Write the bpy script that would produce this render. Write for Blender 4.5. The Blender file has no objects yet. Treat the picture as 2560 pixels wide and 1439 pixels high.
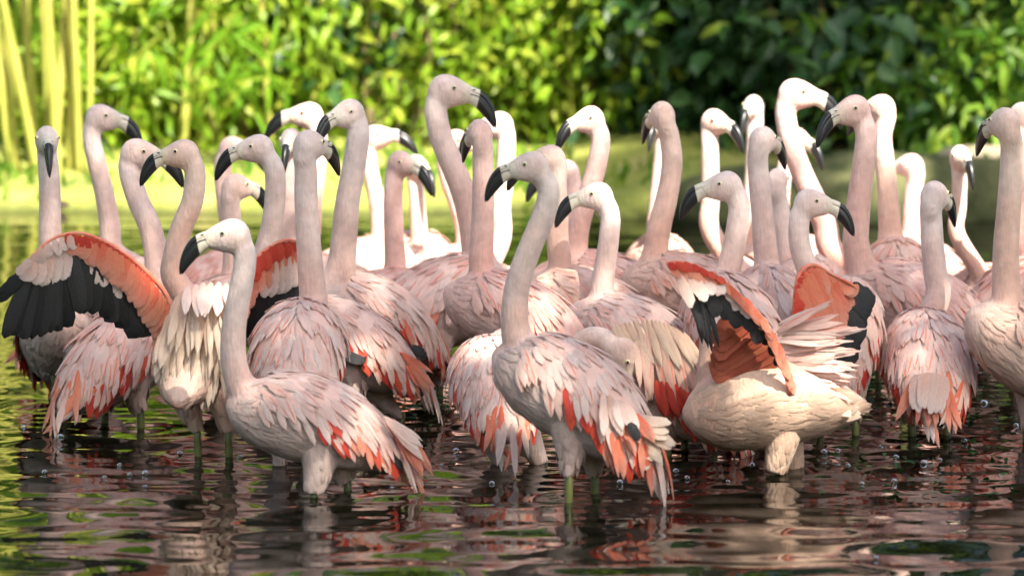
import bpy, math, random
import numpy as np
from mathutils import Matrix, Vector

R = math.radians
SC = bpy.context.scene
COL = SC.collection
rng = np.random.default_rng(7)
random.seed(7)

# ------------------------------------------------------------------ camera, sky, sun, exposure
FPX, CX, CY = 11000.0, 1280.0, 719.5
CAM_H, PITCH = 1.70, math.atan(1346.5 / 11000.0)
cam_d = bpy.data.cameras.new('camera')
cam = bpy.data.objects.new('camera', cam_d); COL.objects.link(cam)
cam.location = (0, 0, CAM_H); cam.rotation_euler = (R(90) - PITCH, 0, 0)
cam_d.sensor_width = 36.0; cam_d.lens = 36.0 * FPX / 2560.0
cam_d.clip_start = 0.1; cam_d.clip_end = 800
cam_d.dof.use_dof = True; cam_d.dof.focus_distance = 10.7; cam_d.dof.aperture_fstop = 3.2
SC.camera = cam

SUN_AZ, SUN_EL = R(28), R(50)            # sun stands behind the camera, to its right
SUN = np.array([math.sin(SUN_AZ) * math.cos(SUN_EL), -math.cos(SUN_AZ) * math.cos(SUN_EL), math.sin(SUN_EL)])
w = bpy.data.worlds.new('World'); SC.world = w; w.use_nodes = True
nt = w.node_tree
sky = nt.nodes.new('ShaderNodeTexSky'); sky.sky_type = 'NISHITA'; sky.sun_disc = False
sky.sun_elevation = SUN_EL; sky.sun_rotation = math.atan2(SUN[0], SUN[1])
sky.air_density = 0.8; sky.dust_density = 3.0; sky.ozone_density = 0.6
nt.links.new(sky.outputs[0], nt.nodes['Background'].inputs[0])
nt.nodes['Background'].inputs[1].default_value = 0.10
sl = bpy.data.lights.new('sun', 'SUN'); sl.energy = 4.6; sl.angle = R(0.55); sl.color = (1.0, 0.93, 0.80)
so = bpy.data.objects.new('sun', sl); COL.objects.link(so)
so.rotation_euler = Vector(-SUN).to_track_quat('-Z', 'Y').to_euler(); so.location = (4, -6, 12)
SC.view_settings.view_transform = 'Standard'; SC.view_settings.look = 'None'
SC.view_settings.gamma = 1.0; SC.view_settings.exposure = 2.0
SC.view_settings.use_curve_mapping = False
SC.render.engine = 'CYCLES'
SC.cycles.use_denoising = True
SC.cycles.max_bounces = 6; SC.cycles.diffuse_bounces = 3; SC.cycles.glossy_bounces = 3
SC.cycles.transmission_bounces = 4; SC.cycles.transparent_max_bounces = 14
SC.cycles.caustics_reflective = False; SC.cycles.caustics_refractive = False
SC.cycles.sample_clamp_indirect = 6.0

CP, SP = math.cos(PITCH), math.sin(PITCH)
def unp(u, v, D):
    """photo pixel + distance from the camera's foot -> world point"""
    a = (u - CX) / FPX; b = -(v - CY) / FPX
    d = np.array([a, CP + b * SP, -SP + b * CP])
    return np.array([0, 0, CAM_H]) + d * (D / d[1])
def proj(p):
    q = np.asarray(p, float) - [0, 0, CAM_H]
    fwd = q[1] * CP - q[2] * SP; up = q[1] * SP + q[2] * CP
    return CX + FPX * q[0] / fwd, CY - FPX * up / fwd

# ------------------------------------------------------------------ node / material helpers
def mat(name):
    m = bpy.data.materials.new(name); m.use_nodes = True
    nt = m.node_tree; b = nt.nodes['Principled BSDF']
    return m, nt, b
def N(nt, t, **kw):
    n = nt.nodes.new(t)
    for k, v in kw.items():
        if k.startswith('i_'):
            key = k[2:]
            n.inputs[int(key) if key.isdigit() else key].default_value = v
        else: setattr(n, k, v)
    return n
def L(nt, a, b): nt.links.new(a, b)
def mixrgb(nt, fac, a, b, mode='MIX'):
    n = nt.nodes.new('ShaderNodeMix'); n.data_type = 'RGBA'; n.blend_type = mode
    for sock, val in ((n.inputs[0], fac), (n.inputs[6], a), (n.inputs[7], b)):
        if hasattr(val, 'is_output'): nt.links.new(val, sock)
        else: sock.default_value = val if not isinstance(val, tuple) else (*val, 1)[:4]
    return n.outputs[2]
def math_n(nt, op, a, b=None):
    n = nt.nodes.new('ShaderNodeMath'); n.operation = op
    for i, val in enumerate((a, b)):
        if val is None: continue
        if hasattr(val, 'is_output'): nt.links.new(val, n.inputs[i])
        else: n.inputs[i].default_value = val
    return n.outputs[0]
def ramp(nt, fac, stops):
    n = nt.nodes.new('ShaderNodeValToRGB'); nt.links.new(fac, n.inputs[0])
    e = n.color_ramp.elements
    while len(e) < len(stops): e.new(0.5)
    for el, (p, c) in zip(e, stops): el.position = p; el.color = (*c, 1)
    return n.outputs[0]

M = {}
def body_material():
    m, nt, b = mat('flamingo_skin_plumage')
    info = N(nt, 'ShaderNodeObjectInfo')
    at = N(nt, 'ShaderNodeAttribute', attribute_name='neck_t')
    fa = N(nt, 'ShaderNodeAttribute', attribute_name='face_t')
    tc = N(nt, 'ShaderNodeTexCoord')
    n1 = N(nt, 'ShaderNodeTexNoise', i_Scale=38.0, i_Detail=5.0); L(nt, tc.outputs['Object'], n1.inputs['Vector'])
    n2 = N(nt, 'ShaderNodeTexNoise', i_Scale=9.0, i_Detail=3.0); L(nt, tc.outputs['Object'], n2.inputs['Vector'])
    c = ramp(nt, at.outputs['Fac'], [(0.0, (0.74, 0.57, 0.50)), (0.25, (0.74, 0.50, 0.43)), (0.6, (0.74, 0.56, 0.50)), (0.9, (0.76, 0.64, 0.60)), (1.0, (0.74, 0.59, 0.54))])
    c = mixrgb(nt, fa.outputs['Fac'], c, (0.72, 0.66, 0.55))
    mott = ramp(nt, n1.outputs['Fac'], [(0.3, (0.80, 0.78, 0.78)), (0.62, (1.06, 1.06, 1.06))])
    c = mixrgb(nt, 0.75, c, mott, 'MULTIPLY')
    blot = ramp(nt, n2.outputs['Fac'], [(0.35, (0.95, 0.84, 0.80)), (0.65, (1.04, 1.04, 1.03))])
    c = mixrgb(nt, 0.9, c, blot, 'MULTIPLY')
    c = mixrgb(nt, 1.0, c, info.outputs['Color'], 'MULTIPLY')
    L(nt, c, b.inputs['Base Color']); b.inputs['Roughness'].default_value = 0.75
    b.inputs['Specular IOR Level'].default_value = 0.25
    b.inputs['Sheen Weight'].default_value = 0.25; b.inputs['Sheen Roughness'].default_value = 0.5
    n3 = N(nt, 'ShaderNodeTexNoise', i_Scale=160.0, i_Detail=4.0)
    mp = N(nt, 'ShaderNodeMapping'); mp.inputs['Scale'].default_value = (1, 1, 0.3)
    L(nt, tc.outputs['Object'], mp.inputs[0]); L(nt, mp.outputs[0], n3.inputs['Vector'])
    bp = N(nt, 'ShaderNodeBump', i_Strength=0.6, i_Distance=0.006); L(nt, n3.outputs['Fac'], bp.inputs['Height'])
    L(nt, bp.outputs[0], b.inputs['Normal'])
    return m
M['body'] = body_material()

def feather_material(name, lo, hi, streak=None, tip=None, rough=0.65, trans=0.2, tint=True, fray=0.75):
    """lo..hi: colour range picked per feather; streak: a stripe along the shaft on some feathers"""
    m, nt, b = mat(name)
    info = N(nt, 'ShaderNodeObjectInfo'); at = N(nt, 'ShaderNodeAttribute', attribute_name='fr')
    rnd = math_n(nt, 'FRACT', math_n(nt, 'ADD', info.outputs['Random'], at.outputs['Fac']))
    uv = N(nt, 'ShaderNodeUVMap'); sep = N(nt, 'ShaderNodeSeparateXYZ'); L(nt, uv.outputs[0], sep.inputs[0])
    u, v = sep.outputs[0], sep.outputs[1]
    av = math_n(nt, 'ABSOLUTE', v)
    c = mixrgb(nt, rnd, lo, hi)
    if tip is not None:
        c = mixrgb(nt, math_n(nt, 'POWER', u, 2.0), c, tip)
    if streak is not None:
        r2 = math_n(nt, 'FRACT', math_n(nt, 'MULTIPLY', rnd, 7.31))
        on = math_n(nt, 'GREATER_THAN', r2, 0.60)
        side = math_n(nt, 'MULTIPLY', math_n(nt, 'GREATER_THAN', v, 0.05), math_n(nt, 'LESS_THAN', v, 0.5))
        f = math_n(nt, 'MULTIPLY', math_n(nt, 'MULTIPLY', on, side), math_n(nt, 'POWER', u, 0.6))
        c = mixrgb(nt, f, c, streak)
    # barbs: fine lines slanting off the shaft
    cb = N(nt, 'ShaderNodeCombineXYZ')
    L(nt, math_n(nt, 'MULTIPLY', math_n(nt, 'SUBTRACT', u, math_n(nt, 'MULTIPLY', av, 0.35)), 34.0), cb.inputs[0])
    L(nt, math_n(nt, 'ADD', math_n(nt, 'MULTIPLY', v, 2.0), math_n(nt, 'MULTIPLY', rnd, 50.0)), cb.inputs[1])
    ns = N(nt, 'ShaderNodeTexNoise', i_Scale=1.0, i_Detail=3.0); L(nt, cb.outputs[0], ns.inputs['Vector'])
    sh = ramp(nt, ns.outputs['Fac'], [(0.28, (0.78, 0.74, 0.74)), (0.6, (1.04, 1.04, 1.04))])
    c = mixrgb(nt, 0.8, c, sh, 'MULTIPLY')
    if tint: c = mixrgb(nt, 1.0, c, info.outputs['Color'], 'MULTIPLY')
    L(nt, c, b.inputs['Base Color']); b.inputs['Roughness'].default_value = rough
    b.inputs['Specular IOR Level'].default_value = 0.3
    bp = N(nt, 'ShaderNodeBump', i_Strength=0.5, i_Distance=0.003); L(nt, ns.outputs['Fac'], bp.inputs['Height'])
    L(nt, bp.outputs[0], b.inputs['Normal'])
    out = b.outputs[0]
    if trans:
        tr = N(nt, 'ShaderNodeBsdfTranslucent'); L(nt, c, tr.inputs[0])
        mx = N(nt, 'ShaderNodeMixShader'); mx.inputs[0].default_value = trans
        L(nt, b.outputs[0], mx.inputs[1]); L(nt, tr.outputs[0], mx.inputs[2])
        out = mx.outputs[0]
    if fray:                      # loose barbs: the vane thins out towards its edges and tip
        cb2 = N(nt, 'ShaderNodeCombineXYZ')
        L(nt, math_n(nt, 'MULTIPLY', math_n(nt, 'SUBTRACT', u, math_n(nt, 'MULTIPLY', av, 0.30)), 46.0), cb2.inputs[0])
        L(nt, math_n(nt, 'ADD', math_n(nt, 'MULTIPLY', v, 0.9), math_n(nt, 'MULTIPLY', rnd, 90.0)), cb2.inputs[1])
        n4 = N(nt, 'ShaderNodeTexNoise', i_Scale=1.0, i_Detail=2.0); L(nt, cb2.outputs[0], n4.inputs['Vector'])
        e = math_n(nt, 'ADD', math_n(nt, 'MULTIPLY', math_n(nt, 'MAXIMUM', math_n(nt, 'SUBTRACT', av, 0.30), 0.0), fray), math_n(nt, 'MULTIPLY', math_n(nt, 'MAXIMUM', math_n(nt, 'SUBTRACT', u, 0.72), 0.0), fray * 1.3))
        keep = math_n(nt, 'MULTIPLY', math_n(nt, 'SUBTRACT', math_n(nt, 'ADD', n4.outputs['Fac'], 0.16), e), 9.0); keep.node.use_clamp = True
        tp = N(nt, 'ShaderNodeBsdfTransparent'); m2 = N(nt, 'ShaderNodeMixShader'); L(nt, keep, m2.inputs[0]); L(nt, tp.outputs[0], m2.inputs[1]); L(nt, out, m2.inputs[2]); out = m2.outputs[0]
    if out is not b.outputs[0]: L(nt, out, nt.nodes['Material Output'].inputs[0])
    return m
M['pale'] = feather_material('pale_pink_feather', (0.80, 0.62, 0.55), (0.80, 0.52, 0.44), streak=(0.80, 0.22, 0.14))
M['wing_pale'] = None
M['down'] = feather_material('soft_body_feather', (0.76, 0.59, 0.52), (0.74, 0.55, 0.48))
M['coral'] = feather_material('coral_feather', (0.80, 0.15, 0.08), (0.82, 0.27, 0.15), tip=(0.80, 0.40, 0.30), tint=False)
M['red'] = feather_material('scarlet_feather', (0.62, 0.045, 0.035), (0.72, 0.11, 0.06), tint=False)
M['underwing'] = feather_material('shaded_underwing_feather', (0.32, 0.055, 0.03), (0.48, 0.14, 0.07), tip=(0.42, 0.11, 0.06), tint=False, fray=0.4)  # red feather colour darkened for the shade beneath the raised wing
M['black'] = feather_material('black_flight_feather', (0.009, 0.009, 0.010), (0.034, 0.033, 0.034), rough=0.42, trans=0.0, tint=False, fray=0.0)
M['blush'] = feather_material('blush_covert_feather', (0.80, 0.50, 0.40), (0.80, 0.60, 0.53), tip=(0.82, 0.69, 0.63), tint=False)
M['cream'] = feather_material('cream_feather', (0.72, 0.53, 0.40), (0.70, 0.47, 0.34), tip=(0.76, 0.62, 0.49), tint=False)

def simple(name, col, rough=0.5, spec=0.5, noise=None, nscale=30.0, bump=0.0):
    m, nt, b = mat(name)
    b.inputs['Roughness'].default_value = rough; b.inputs['Specular IOR Level'].default_value = spec
    if noise is None: b.inputs['Base Color'].default_value = (*col, 1)
    else:
        tc = N(nt, 'ShaderNodeTexCoord'); n1 = N(nt, 'ShaderNodeTexNoise', i_Scale=nscale, i_Detail=5.0)
        L(nt, tc.outputs['Object'], n1.inputs['Vector'])
        L(nt, ramp(nt, n1.outputs['Fac'], [(0.32, col), (0.68, noise)]), b.inputs['Base Color'])
        if bump:
            bp = N(nt, 'ShaderNodeBump', i_Strength=0.6, i_Distance=bump); L(nt, n1.outputs['Fac'], bp.inputs['Height'])
            L(nt, bp.outputs[0], b.inputs['Normal'])
    return m
M['bill_pale'] = simple('pale_bill_horn', (0.62, 0.55, 0.44), 0.38, 0.5, (0.74, 0.68, 0.57), 90)
M['bill_black'] = simple('black_bill_horn', (0.010, 0.010, 0.011), 0.30, 0.5, (0.022, 0.021, 0.021), 120)
m, nt, b_ = mat('pale_bill_with_black_end')
at_ = N(nt, 'ShaderNodeAttribute', attribute_name='fr'); tc = N(nt, 'ShaderNodeTexCoord'); n1 = N(nt, 'ShaderNodeTexNoise', i_Scale=110.0, i_Detail=4.0); L(nt, tc.outputs['Object'], n1.inputs['Vector'])
k_ = math_n(nt, 'MULTIPLY', math_n(nt, 'ADD', at_.outputs['Fac'], math_n(nt, 'MULTIPLY', n1.outputs['Fac'], 0.25)), 6.0); k_.node.use_clamp = True
L(nt, mixrgb(nt, k_, ramp(nt, n1.outputs['Fac'], [(.3, (.58, .51, .40)), (.7, (.72, .66, .55))]), (0.013, 0.013, 0.014)), b_.inputs['Base Color']); b_.inputs['Roughness'].default_value = .33
M['bill'] = m
M['iris'] = simple('pale_yellow_iris', (0.74, 0.66, 0.42), 0.2, 0.6)
M['pupil'] = simple('black_pupil', (0.005, 0.005, 0.005), 0.1, 0.6)
M['leg'] = simple('wet_olive_leg', (0.10, 0.11, 0.03), 0.35, 0.5, (0.17, 0.18, 0.06), 40)
M['wing_core'] = simple('coral_wing_skin', (0.70, 0.16, 0.09), 0.8, 0.2, (0.75, 0.34, 0.24), 25)
M['wing_pale'] = simple('blush_wing_fold', (0.70, 0.42, 0.35), 0.8, 0.2, (0.74, 0.54, 0.47), 25)
M['wing_red'] = simple('scarlet_wing_fold', (0.55, 0.05, 0.04), 0.8, 0.2, (0.66, 0.14, 0.09), 25)

def link(o, parent=None, label=None, cat=None, group=None, kind=None):
    COL.objects.link(o)
    if parent is not None: o.parent = parent
    if label: o['label'] = label
    if cat: o['category'] = cat
    if group: o['group'] = group
    if kind: o['kind'] = kind
    return o
def mesh_from(name, V, F, uv=None, smooth=True, mats=(), midx=None, fr=None):
    me = bpy.data.meshes.new(name)
    V = np.asarray(V, np.float32)
    if isinstance(F, np.ndarray):
        nf, k = F.shape
        me.vertices.add(len(V)); me.vertices.foreach_set('co', V.ravel())
        me.loops.add(nf * k); me.loops.foreach_set('vertex_index', F.astype(np.int32).ravel())
        me.polygons.add(nf)
        me.polygons.foreach_set('loop_start', np.arange(0, nf * k, k, dtype=np.int32))
        try: me.polygons.foreach_set('loop_total', np.full(nf, k, np.int32))
        except Exception: pass
        me.update(calc_edges=True)
    else:
        me.from_pydata([tuple(v) for v in V], [], [tuple(f) for f in F]); me.update()
    for m in mats: me.materials.append(m)
    if midx is not None: me.polygons.foreach_set('material_index', np.asarray(midx, np.int32))
    if uv is not None:
        ul = me.uv_layers.new(name='UVMap'); li = np.empty(len(me.loops), np.int32)
        me.loops.foreach_get('vertex_index', li)
        ul.data.foreach_set('uv', np.asarray(uv, np.float32)[li].ravel())
    if fr is not None:
        a = me.attributes.new('fr', 'FLOAT', 'POINT'); a.data.foreach_set('value', np.asarray(fr, np.float32))
    me.polygons.foreach_set('use_smooth', np.full(len(me.polygons), smooth))
    me.update()
    return me

# ------------------------------------------------------------------ geometry helpers
def catmull(P, n):
    P = np.asarray(P, float); P = np.vstack([2 * P[0] - P[1], P, 2 * P[-1] - P[-2]])
    d = np.cumsum(np.r_[0, np.linalg.norm(np.diff(P[1:-1], axis=0), axis=1)]); d /= d[-1]
    out = []
    for t in np.linspace(0, 1, n):
        i = min(np.searchsorted(d, t, side='right') - 1, len(d) - 2); i = max(i, 0)
        s = (t - d[i]) / max(d[i + 1] - d[i], 1e-9)
        p0, p1, p2, p3 = P[i], P[i + 1], P[i + 2], P[i + 3]
        out.append(0.5 * (2 * p1 + (p2 - p0) * s + (2 * p0 - 5 * p1 + 4 * p2 - p3) * s ** 2 + (3 * p1 - p0 - 3 * p2 + p3) * s ** 3))
    return np.array(out)
def loft(C, S, U, ry, rz, n=14):
    """rings round centres C, half axes ry along S and rz along U; closed ends"""
    a = np.linspace(0, 2 * math.pi, n, endpoint=False)
    V = []
    for c, s, u, y, z in zip(C, S, U, ry, rz):
        V.append(c + np.outer(np.cos(a) * y, s) + np.outer(np.sin(a) * z, u))
    V = np.vstack(V + [C[:1], C[-1:]])
    m = len(C); F = []
    for i in range(m - 1):
        for j in range(n):
            k = (j + 1) % n
            F.append((i * n + j, i * n + k, (i + 1) * n + k, (i + 1) * n + j))
    e0, e1 = m * n, m * n + 1
    for j in range(n):
        k = (j + 1) % n
        F.append((e0, k, j)); F.append((e1, (m - 1) * n + j, (m - 1) * n + k))
    return V, F
def tube(P, r, n=12, side=(1, 0, 0)):
    P = np.asarray(P, float); T = np.gradient(P, axis=0); T /= np.linalg.norm(T, axis=1)[:, None]
    S, U = [], []; s = np.asarray(side, float)
    for t in T:
        s = s - t * s.dot(t); s /= max(np.linalg.norm(s), 1e-9); S.append(s.copy()); U.append(np.cross(t, s))
    return loft(P, S, U, r, r, n)
def merge(parts):
    V, F, o = [], [], 0
    for v, f in parts:
        V.append(v); F += [tuple(i + o for i in q) for q in f]; o += len(v)
    return np.vstack(V), F
def sphere(c, r, nu=10, nv=7):
    zs = np.cos(np.linspace(0.12, math.pi - 0.12, nv)) * r
    C = np.array([[c[0], c[1], c[2] + z] for z in zs]); rr = np.sqrt(np.maximum(r * r - zs ** 2, 0))
    X = np.tile([1., 0, 0], (nv, 1)); Y = np.tile([0, 1., 0], (nv, 1))
    return loft(C, X, Y, rr, rr, nu)

# ------------------------------------------------------------------ feathers (unit length along +x, unit width along y)
def feather_mesh(kind, seed):
    r = np.random.default_rng(seed)
    us = np.array([0, 0.12, 0.3, 0.5, 0.7, 0.85, 0.95, 1.0])
    prof = {'contour': [0.18, 0.34, 0.46, 0.50, 0.47, 0.36, 0.2, 0.04],
            'long':    [0.14, 0.30, 0.42, 0.48, 0.42, 0.28, 0.13, 0.01],
            'flight':  [0.20, 0.36, 0.44, 0.48, 0.50, 0.46, 0.33, 0.06]}[kind]
    bend = {'contour': 0.10, 'long': 0.13, 'flight': 0.07}[kind]
    sway = r.uniform(-0.05, 0.05)
    V, uv = [], []
    for u, wd in zip(us, prof):
        yc = sway * u * u * 2.5
        for s in (-1, 0, 1):
            jy = r.uniform(0.86, 1.12) if 0 < u < 1 else 1
            V.append((u + (r.uniform(-0.035, 0.035) if s and 0.2 < u < 1 else 0), yc + s * wd * jy, -bend * u * u - 0.028 * abs(s)))
            uv.append((u, s * 1.0))
    F = []
    for i in range(len(us) - 1):
        for j in (0, 1):
            a = i * 3 + j; F.append((a, a + 3, a + 4, a + 1))
    return np.array(V), np.array(F), np.array(uv)
FV = {k: [feather_mesh(k, 11 * i + n) for i in range(4)] for n, k in enumerate(('contour', 'long', 'flight'))}
FM = {}
def feather_data(kind, var, mkey):
    key = (kind, var, mkey)
    if key not in FM:
        v, f, uv = FV[kind][var]; FM[key] = mesh_from('feather', v, f, uv=uv, mats=[M[mkey]])
    return FM[key]
def fmat(root, d, nrm, Ln, Wd):
    d = d / np.linalg.norm(d); nrm = nrm - d * nrm.dot(d); nrm /= max(np.linalg.norm(nrm), 1e-9)
    s = np.cross(nrm, d); m = np.eye(4)
    m[:3, 0] = d * Ln; m[:3, 1] = s * Wd; m[:3, 2] = nrm * Ln; m[:3, 3] = root
    return m
def feather_objects(lst, parent, origin, color=(1, 1, 1)):
    for kind, mk, m in lst:
        o = bpy.data.objects.new('feather', feather_data(kind, int(rng.integers(4)), mk))
        mm = m.copy(); mm[:3, 3] -= origin
        link(o, parent); o.matrix_local = Matrix(mm.tolist()); o.color = (*color, 1)
def bake_feathers(lst, parent, origin, name='plumage', color=(1, 1, 1)):
    if not lst: return None
    V, F, UV, FR, MI, mats, o = [], [], [], [], [], [], 0
    for kind, mk, m in lst:
        v, f, uv = FV[kind][int(rng.integers(4))]
        V.append(v @ m[:3, :3].T + m[:3, 3] - origin); F.append(f + o); UV.append(uv); o += len(v)
        FR.append(np.full(len(v), rng.random()))
        if mk not in mats: mats.append(mk)
        MI += [mats.index(mk)] * len(f)
    me = mesh_from(name, np.vstack(V), np.vstack(F), uv=np.vstack(UV), mats=[M[k] for k in mats], midx=MI, fr=np.hstack(FR))
    ob = link(bpy.data.objects.new(name, me), parent, kind='stuff'); ob.color = (*color, 1)
    return ob

# ------------------------------------------------------------------ the flamingos
TX = np.array([-0.235, -0.21, -0.17, -0.11, -0.04, 0.04, 0.11, 0.16, 0.192, 0.205])
TZC = np.array([-0.035, -0.030, -0.022, -0.010, 0.000, 0.000, -0.004, -0.008, -0.010, -0.010])
TRZ = np.array([0.010, 0.026, 0.050, 0.077, 0.096, 0.100, 0.088, 0.064, 0.036, 0.012])
TRY = np.array([0.014, 0.036, 0.060, 0.083, 0.098, 0.100, 0.084, 0.060, 0.034, 0.012])
def torso_pt(x, phi):
    """phi 0 = along the back, 90 = side (left for +), 180 = belly"""
    zc, rz, ry = np.interp(x, TX, TZC), np.interp(x, TX, TRZ), np.interp(x, TX, TRY)
    return np.array([x, ry * math.sin(phi), zc + rz * math.cos(phi)])
def torso_frame(x, phi):
    p = torso_pt(x, phi); e = 1e-3
    tx = torso_pt(x + 0.012, phi) - torso_pt(x - 0.012, phi); tx /= np.linalg.norm(tx)
    tp = torso_pt(x, phi + e) - torso_pt(x, phi - e); tp /= max(np.linalg.norm(tp), 1e-12)
    n = np.cross(tx, tp)
    c = np.array([x, 0, np.interp(x, TX, TZC)])
    if n.dot(p - c) < 0: n = -n
    return p, tx, tp, n / np.linalg.norm(n)

HX = np.array([-3.7, -3.2, -2.2, -0.8, 0.8, 2.4, 3.8, 5.0, 5.9])
HT = np.array([-0.2, 1.6, 2.9, 3.6, 3.6, 3.0, 2.2, 1.45, 0.9])
HB = np.array([-0.6, -2.4, -3.3, -3.6, -3.5, -3.2, -2.85, -2.5, -2.2])
HW = np.array([0.3, 1.7, 2.45, 2.8, 2.8, 2.35, 1.75, 1.4, 1.15])
LOWB = np.array([[4.5, -0.9, 1.5, 1.2], [5.8, -1.3, 1.5, 1.15], [6.9, -2.0, 1.5, 1.1], [8.0, -3.1, 1.45, 1.02], [8.9, -4.4, 1.22, 0.88], [9.6, -5.8, 0.82, 0.62], [10.1, -7.0, 0.42, 0.36], [10.3, -7.6, 0.12, 0.1]])
UPB = np.array([[4.3, 0.45, 0.85, 1.05], [5.8, 0.1, 0.8, 1.0], [7.2, -0.45, 0.7, 0.92], [8.4, -1.4, 0.62, 0.8], [9.4, -2.9, 0.56, 0.68], [10.1, -4.6, 0.46, 0.52], [10.5, -6.3, 0.34, 0.36], [10.65, -7.7, 0.1, 0.1]])
def bill_loft(B, sub):
    P = catmull(np.c_[B[:, 0], np.zeros(len(B)), B[:, 1]], sub)
    t0 = np.linspace(0, 1, len(B)); d = np.cumsum(np.r_[0, np.linalg.norm(np.diff(B[:, :2], axis=0), axis=1)]); d /= d[-1]
    tt = np.linspace(0, 1, sub); rz = np.interp(tt, d, B[:, 2]); ry = np.interp(tt, d, B[:, 3])
    T = np.gradient(P, axis=0); T /= np.linalg.norm(T, axis=1)[:, None]
    S = np.tile([0, 1., 0], (sub, 1)); U = np.cross(T, S)
    v, f = loft(P, S, U, ry, rz, 14)
    return v * 0.01, f, v[:, 0] - 7.0 - 0.22 * (v[:, 2] + 2)
BILL_LOW, BILL_UP = bill_loft(LOWB, 26), bill_loft(UPB, 26)
GAPE = tube(np.array([(4.0, 0, -.55), (5.4, 0, -.52), (6.6, 0, -.85), (7.8, 0, -1.7), (8.7, 0, -3.0), (9.3, 0, -4.4)]) * .01, np.full(6, .0011), 6, side=(0, 1, 0))
GY = np.array([1.32, 1.17, 1.10, 1.0, .86, .68])

def rotz(a):
    c, s = math.cos(a), math.sin(a); return np.array([[c, -s, 0], [s, c, 0], [0, 0, 1.0]])
def roty(a):
    c, s = math.cos(a), math.sin(a); return np.array([[c, 0, s], [0, 1, 0], [-s, 0, c]])
def rotx(a):
    c, s = math.cos(a), math.sin(a); return np.array([[1, 0, 0], [0, c, -s], [0, s, c]])

class Bird:
    """c: body centre (pixel), D: its distance, hd: heading (0 right, 90 away, 180 left, 270 to camera), p: body pitch,
    skull: pixel, face: head yaw, fp: head pitch, neck: pixels from top to bottom, s: size"""
    def __init__(self, key, label, c, D, hd, skull, face, neck, p=18, fp=0, s=1.0, tint=(1, 1, 1), hdep=None, near=False,
                 legs=None, nr=1.0, wings='folded', roll=0, red=1.0, hk=1.07, fat=1.0, thigh=1.0):
        self.__dict__.update(locals())
        self.C = unp(c[0], c[1], D); self.hs = s * hk
        if not near: self.C[2] = max(self.C[2], 0.16)
        if D > 11.9: self.C[2] = 0.16
        self.Rb = rotz(R(hd)) @ roty(-R(p)) @ rotx(R(roll))
        self.base = self.C + self.Rb @ (np.array([0.15, 0, 0.03]) * s)
        self.DH = self.base[1] + (0.02 if hdep is None else hdep)
        self.H = unp(skull[0], skull[1], self.DH)
        self.Rh = rotz(R(face)) @ roty(-R(fp))
        self.origin = np.array([self.C[0], self.C[1], 0.0])
    def w(self, q): return self.C + self.Rb @ (np.asarray(q, float) * self.s)
    def h(self, q): return self.H + self.Rh @ (np.asarray(q, float) * 0.01 * self.hs)
    def neck_path(self):
        pts = [self.w((0.03, 0, -0.015)), self.w((0.125, 0, 0.005))]
        nk = list(reversed(self.neck)); k = len(nk)
        for i, q in enumerate(nk):
            f = (i + 0.6) / (k + 0.2)
            Y = self.base[1] + (self.DH - self.base[1]) * f + (q[2] if len(q) > 2 else 0)
            pts.append(unp(q[0], q[1], Y))
        pts.append(self.h((-1.6, 0, -1.6))); pts.append(self.h((0.2, 0, 0.2)))
        return catmull(pts, 46)
    def raw_mesh(self):
        s = self.s; parts = []
        xs = np.linspace(TX[0], TX[-1], 22)
        C = np.array([self.w((x, 0, np.interp(x, TX, TZC))) for x in xs])
        S = np.tile(self.Rb[:, 1], (22, 1)); U = np.tile(self.Rb[:, 2], (22, 1))
        parts.append(loft(C, S, U, np.interp(xs, TX, TRY) * s * self.fat, np.interp(xs, TX, TRZ) * s * self.fat, 20))
        P = self.neck_path(); self.path = P
        d = np.cumsum(np.r_[0, np.linalg.norm(np.diff(P, axis=0), axis=1)]); t = d / d[-1]; self.pt = t
        r = np.interp(t, [0, 0.13, 0.22, 0.35, 0.6, 0.9, 1.0], [0.074, 0.060, 0.043, 0.0325, 0.0285, 0.0265, 0.024]) * s * self.nr
        parts.append(tube(P, r, 16))
        n = len(HX); hc = (HT + HB) / 2; hr = (HT - HB) / 2
        C = np.array([self.h((x, 0, z)) for x, z in zip(HX, hc)])
        parts.append(loft(C, np.tile(self.Rh[:, 1], (n, 1)), np.tile(self.Rh[:, 2], (n, 1)), HW * 0.01 * self.hs, hr * 0.01 * self.hs, 18))
        self.knees = []; self.thighs = []
        for k, sg in enumerate((1, -1)):
            top = self.w((-0.035, 0.045 * sg, -0.045))
            if self.legs and k < len(self.legs):
                u, v, wv = self.legs[k][:3]
                dd = self.legs[k][3] if len(self.legs[k]) > 3 else 0
                ft = unp(u, wv, self.D + 0.0); foot = np.array([ft[0], top[1] + dd, -0.30])
                # where the leg meets the water
                wp = unp(u, wv, top[1] + dd); wp[2] = 0.0
                foot = np.array([wp[0], wp[1], -0.30]); kz = unp(u, v, top[1] + dd)[2]
                f = (top[2] - kz) / max(top[2] - 0.0, 0.02)
                kn = top + (np.array([wp[0], wp[1], 0]) - top) * f
                kn = np.array([kn[0], kn[1], kz])
            else:
                kn = np.array([top[0] + self.Rb[0, 0] * 0.02, top[1] + self.Rb[1, 0] * 0.02, max(top[2] - 0.17 * s, 0.02)])
                foot = np.array([kn[0], kn[1], -0.30])
            self.knees.append((kn, foot))
            P2 = catmull([top + [0, 0, 0.03], top * 0.55 + kn * 0.45, kn], 8)
            r2 = np.interp(np.linspace(0, 1, 8), [0, .3, 1], [0.052, 0.046, 0.010 * self.thigh]) * s
            self.thighs.append((P2, r2)); parts.append(tube(P2, r2, 12))
        return merge(parts)

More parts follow.
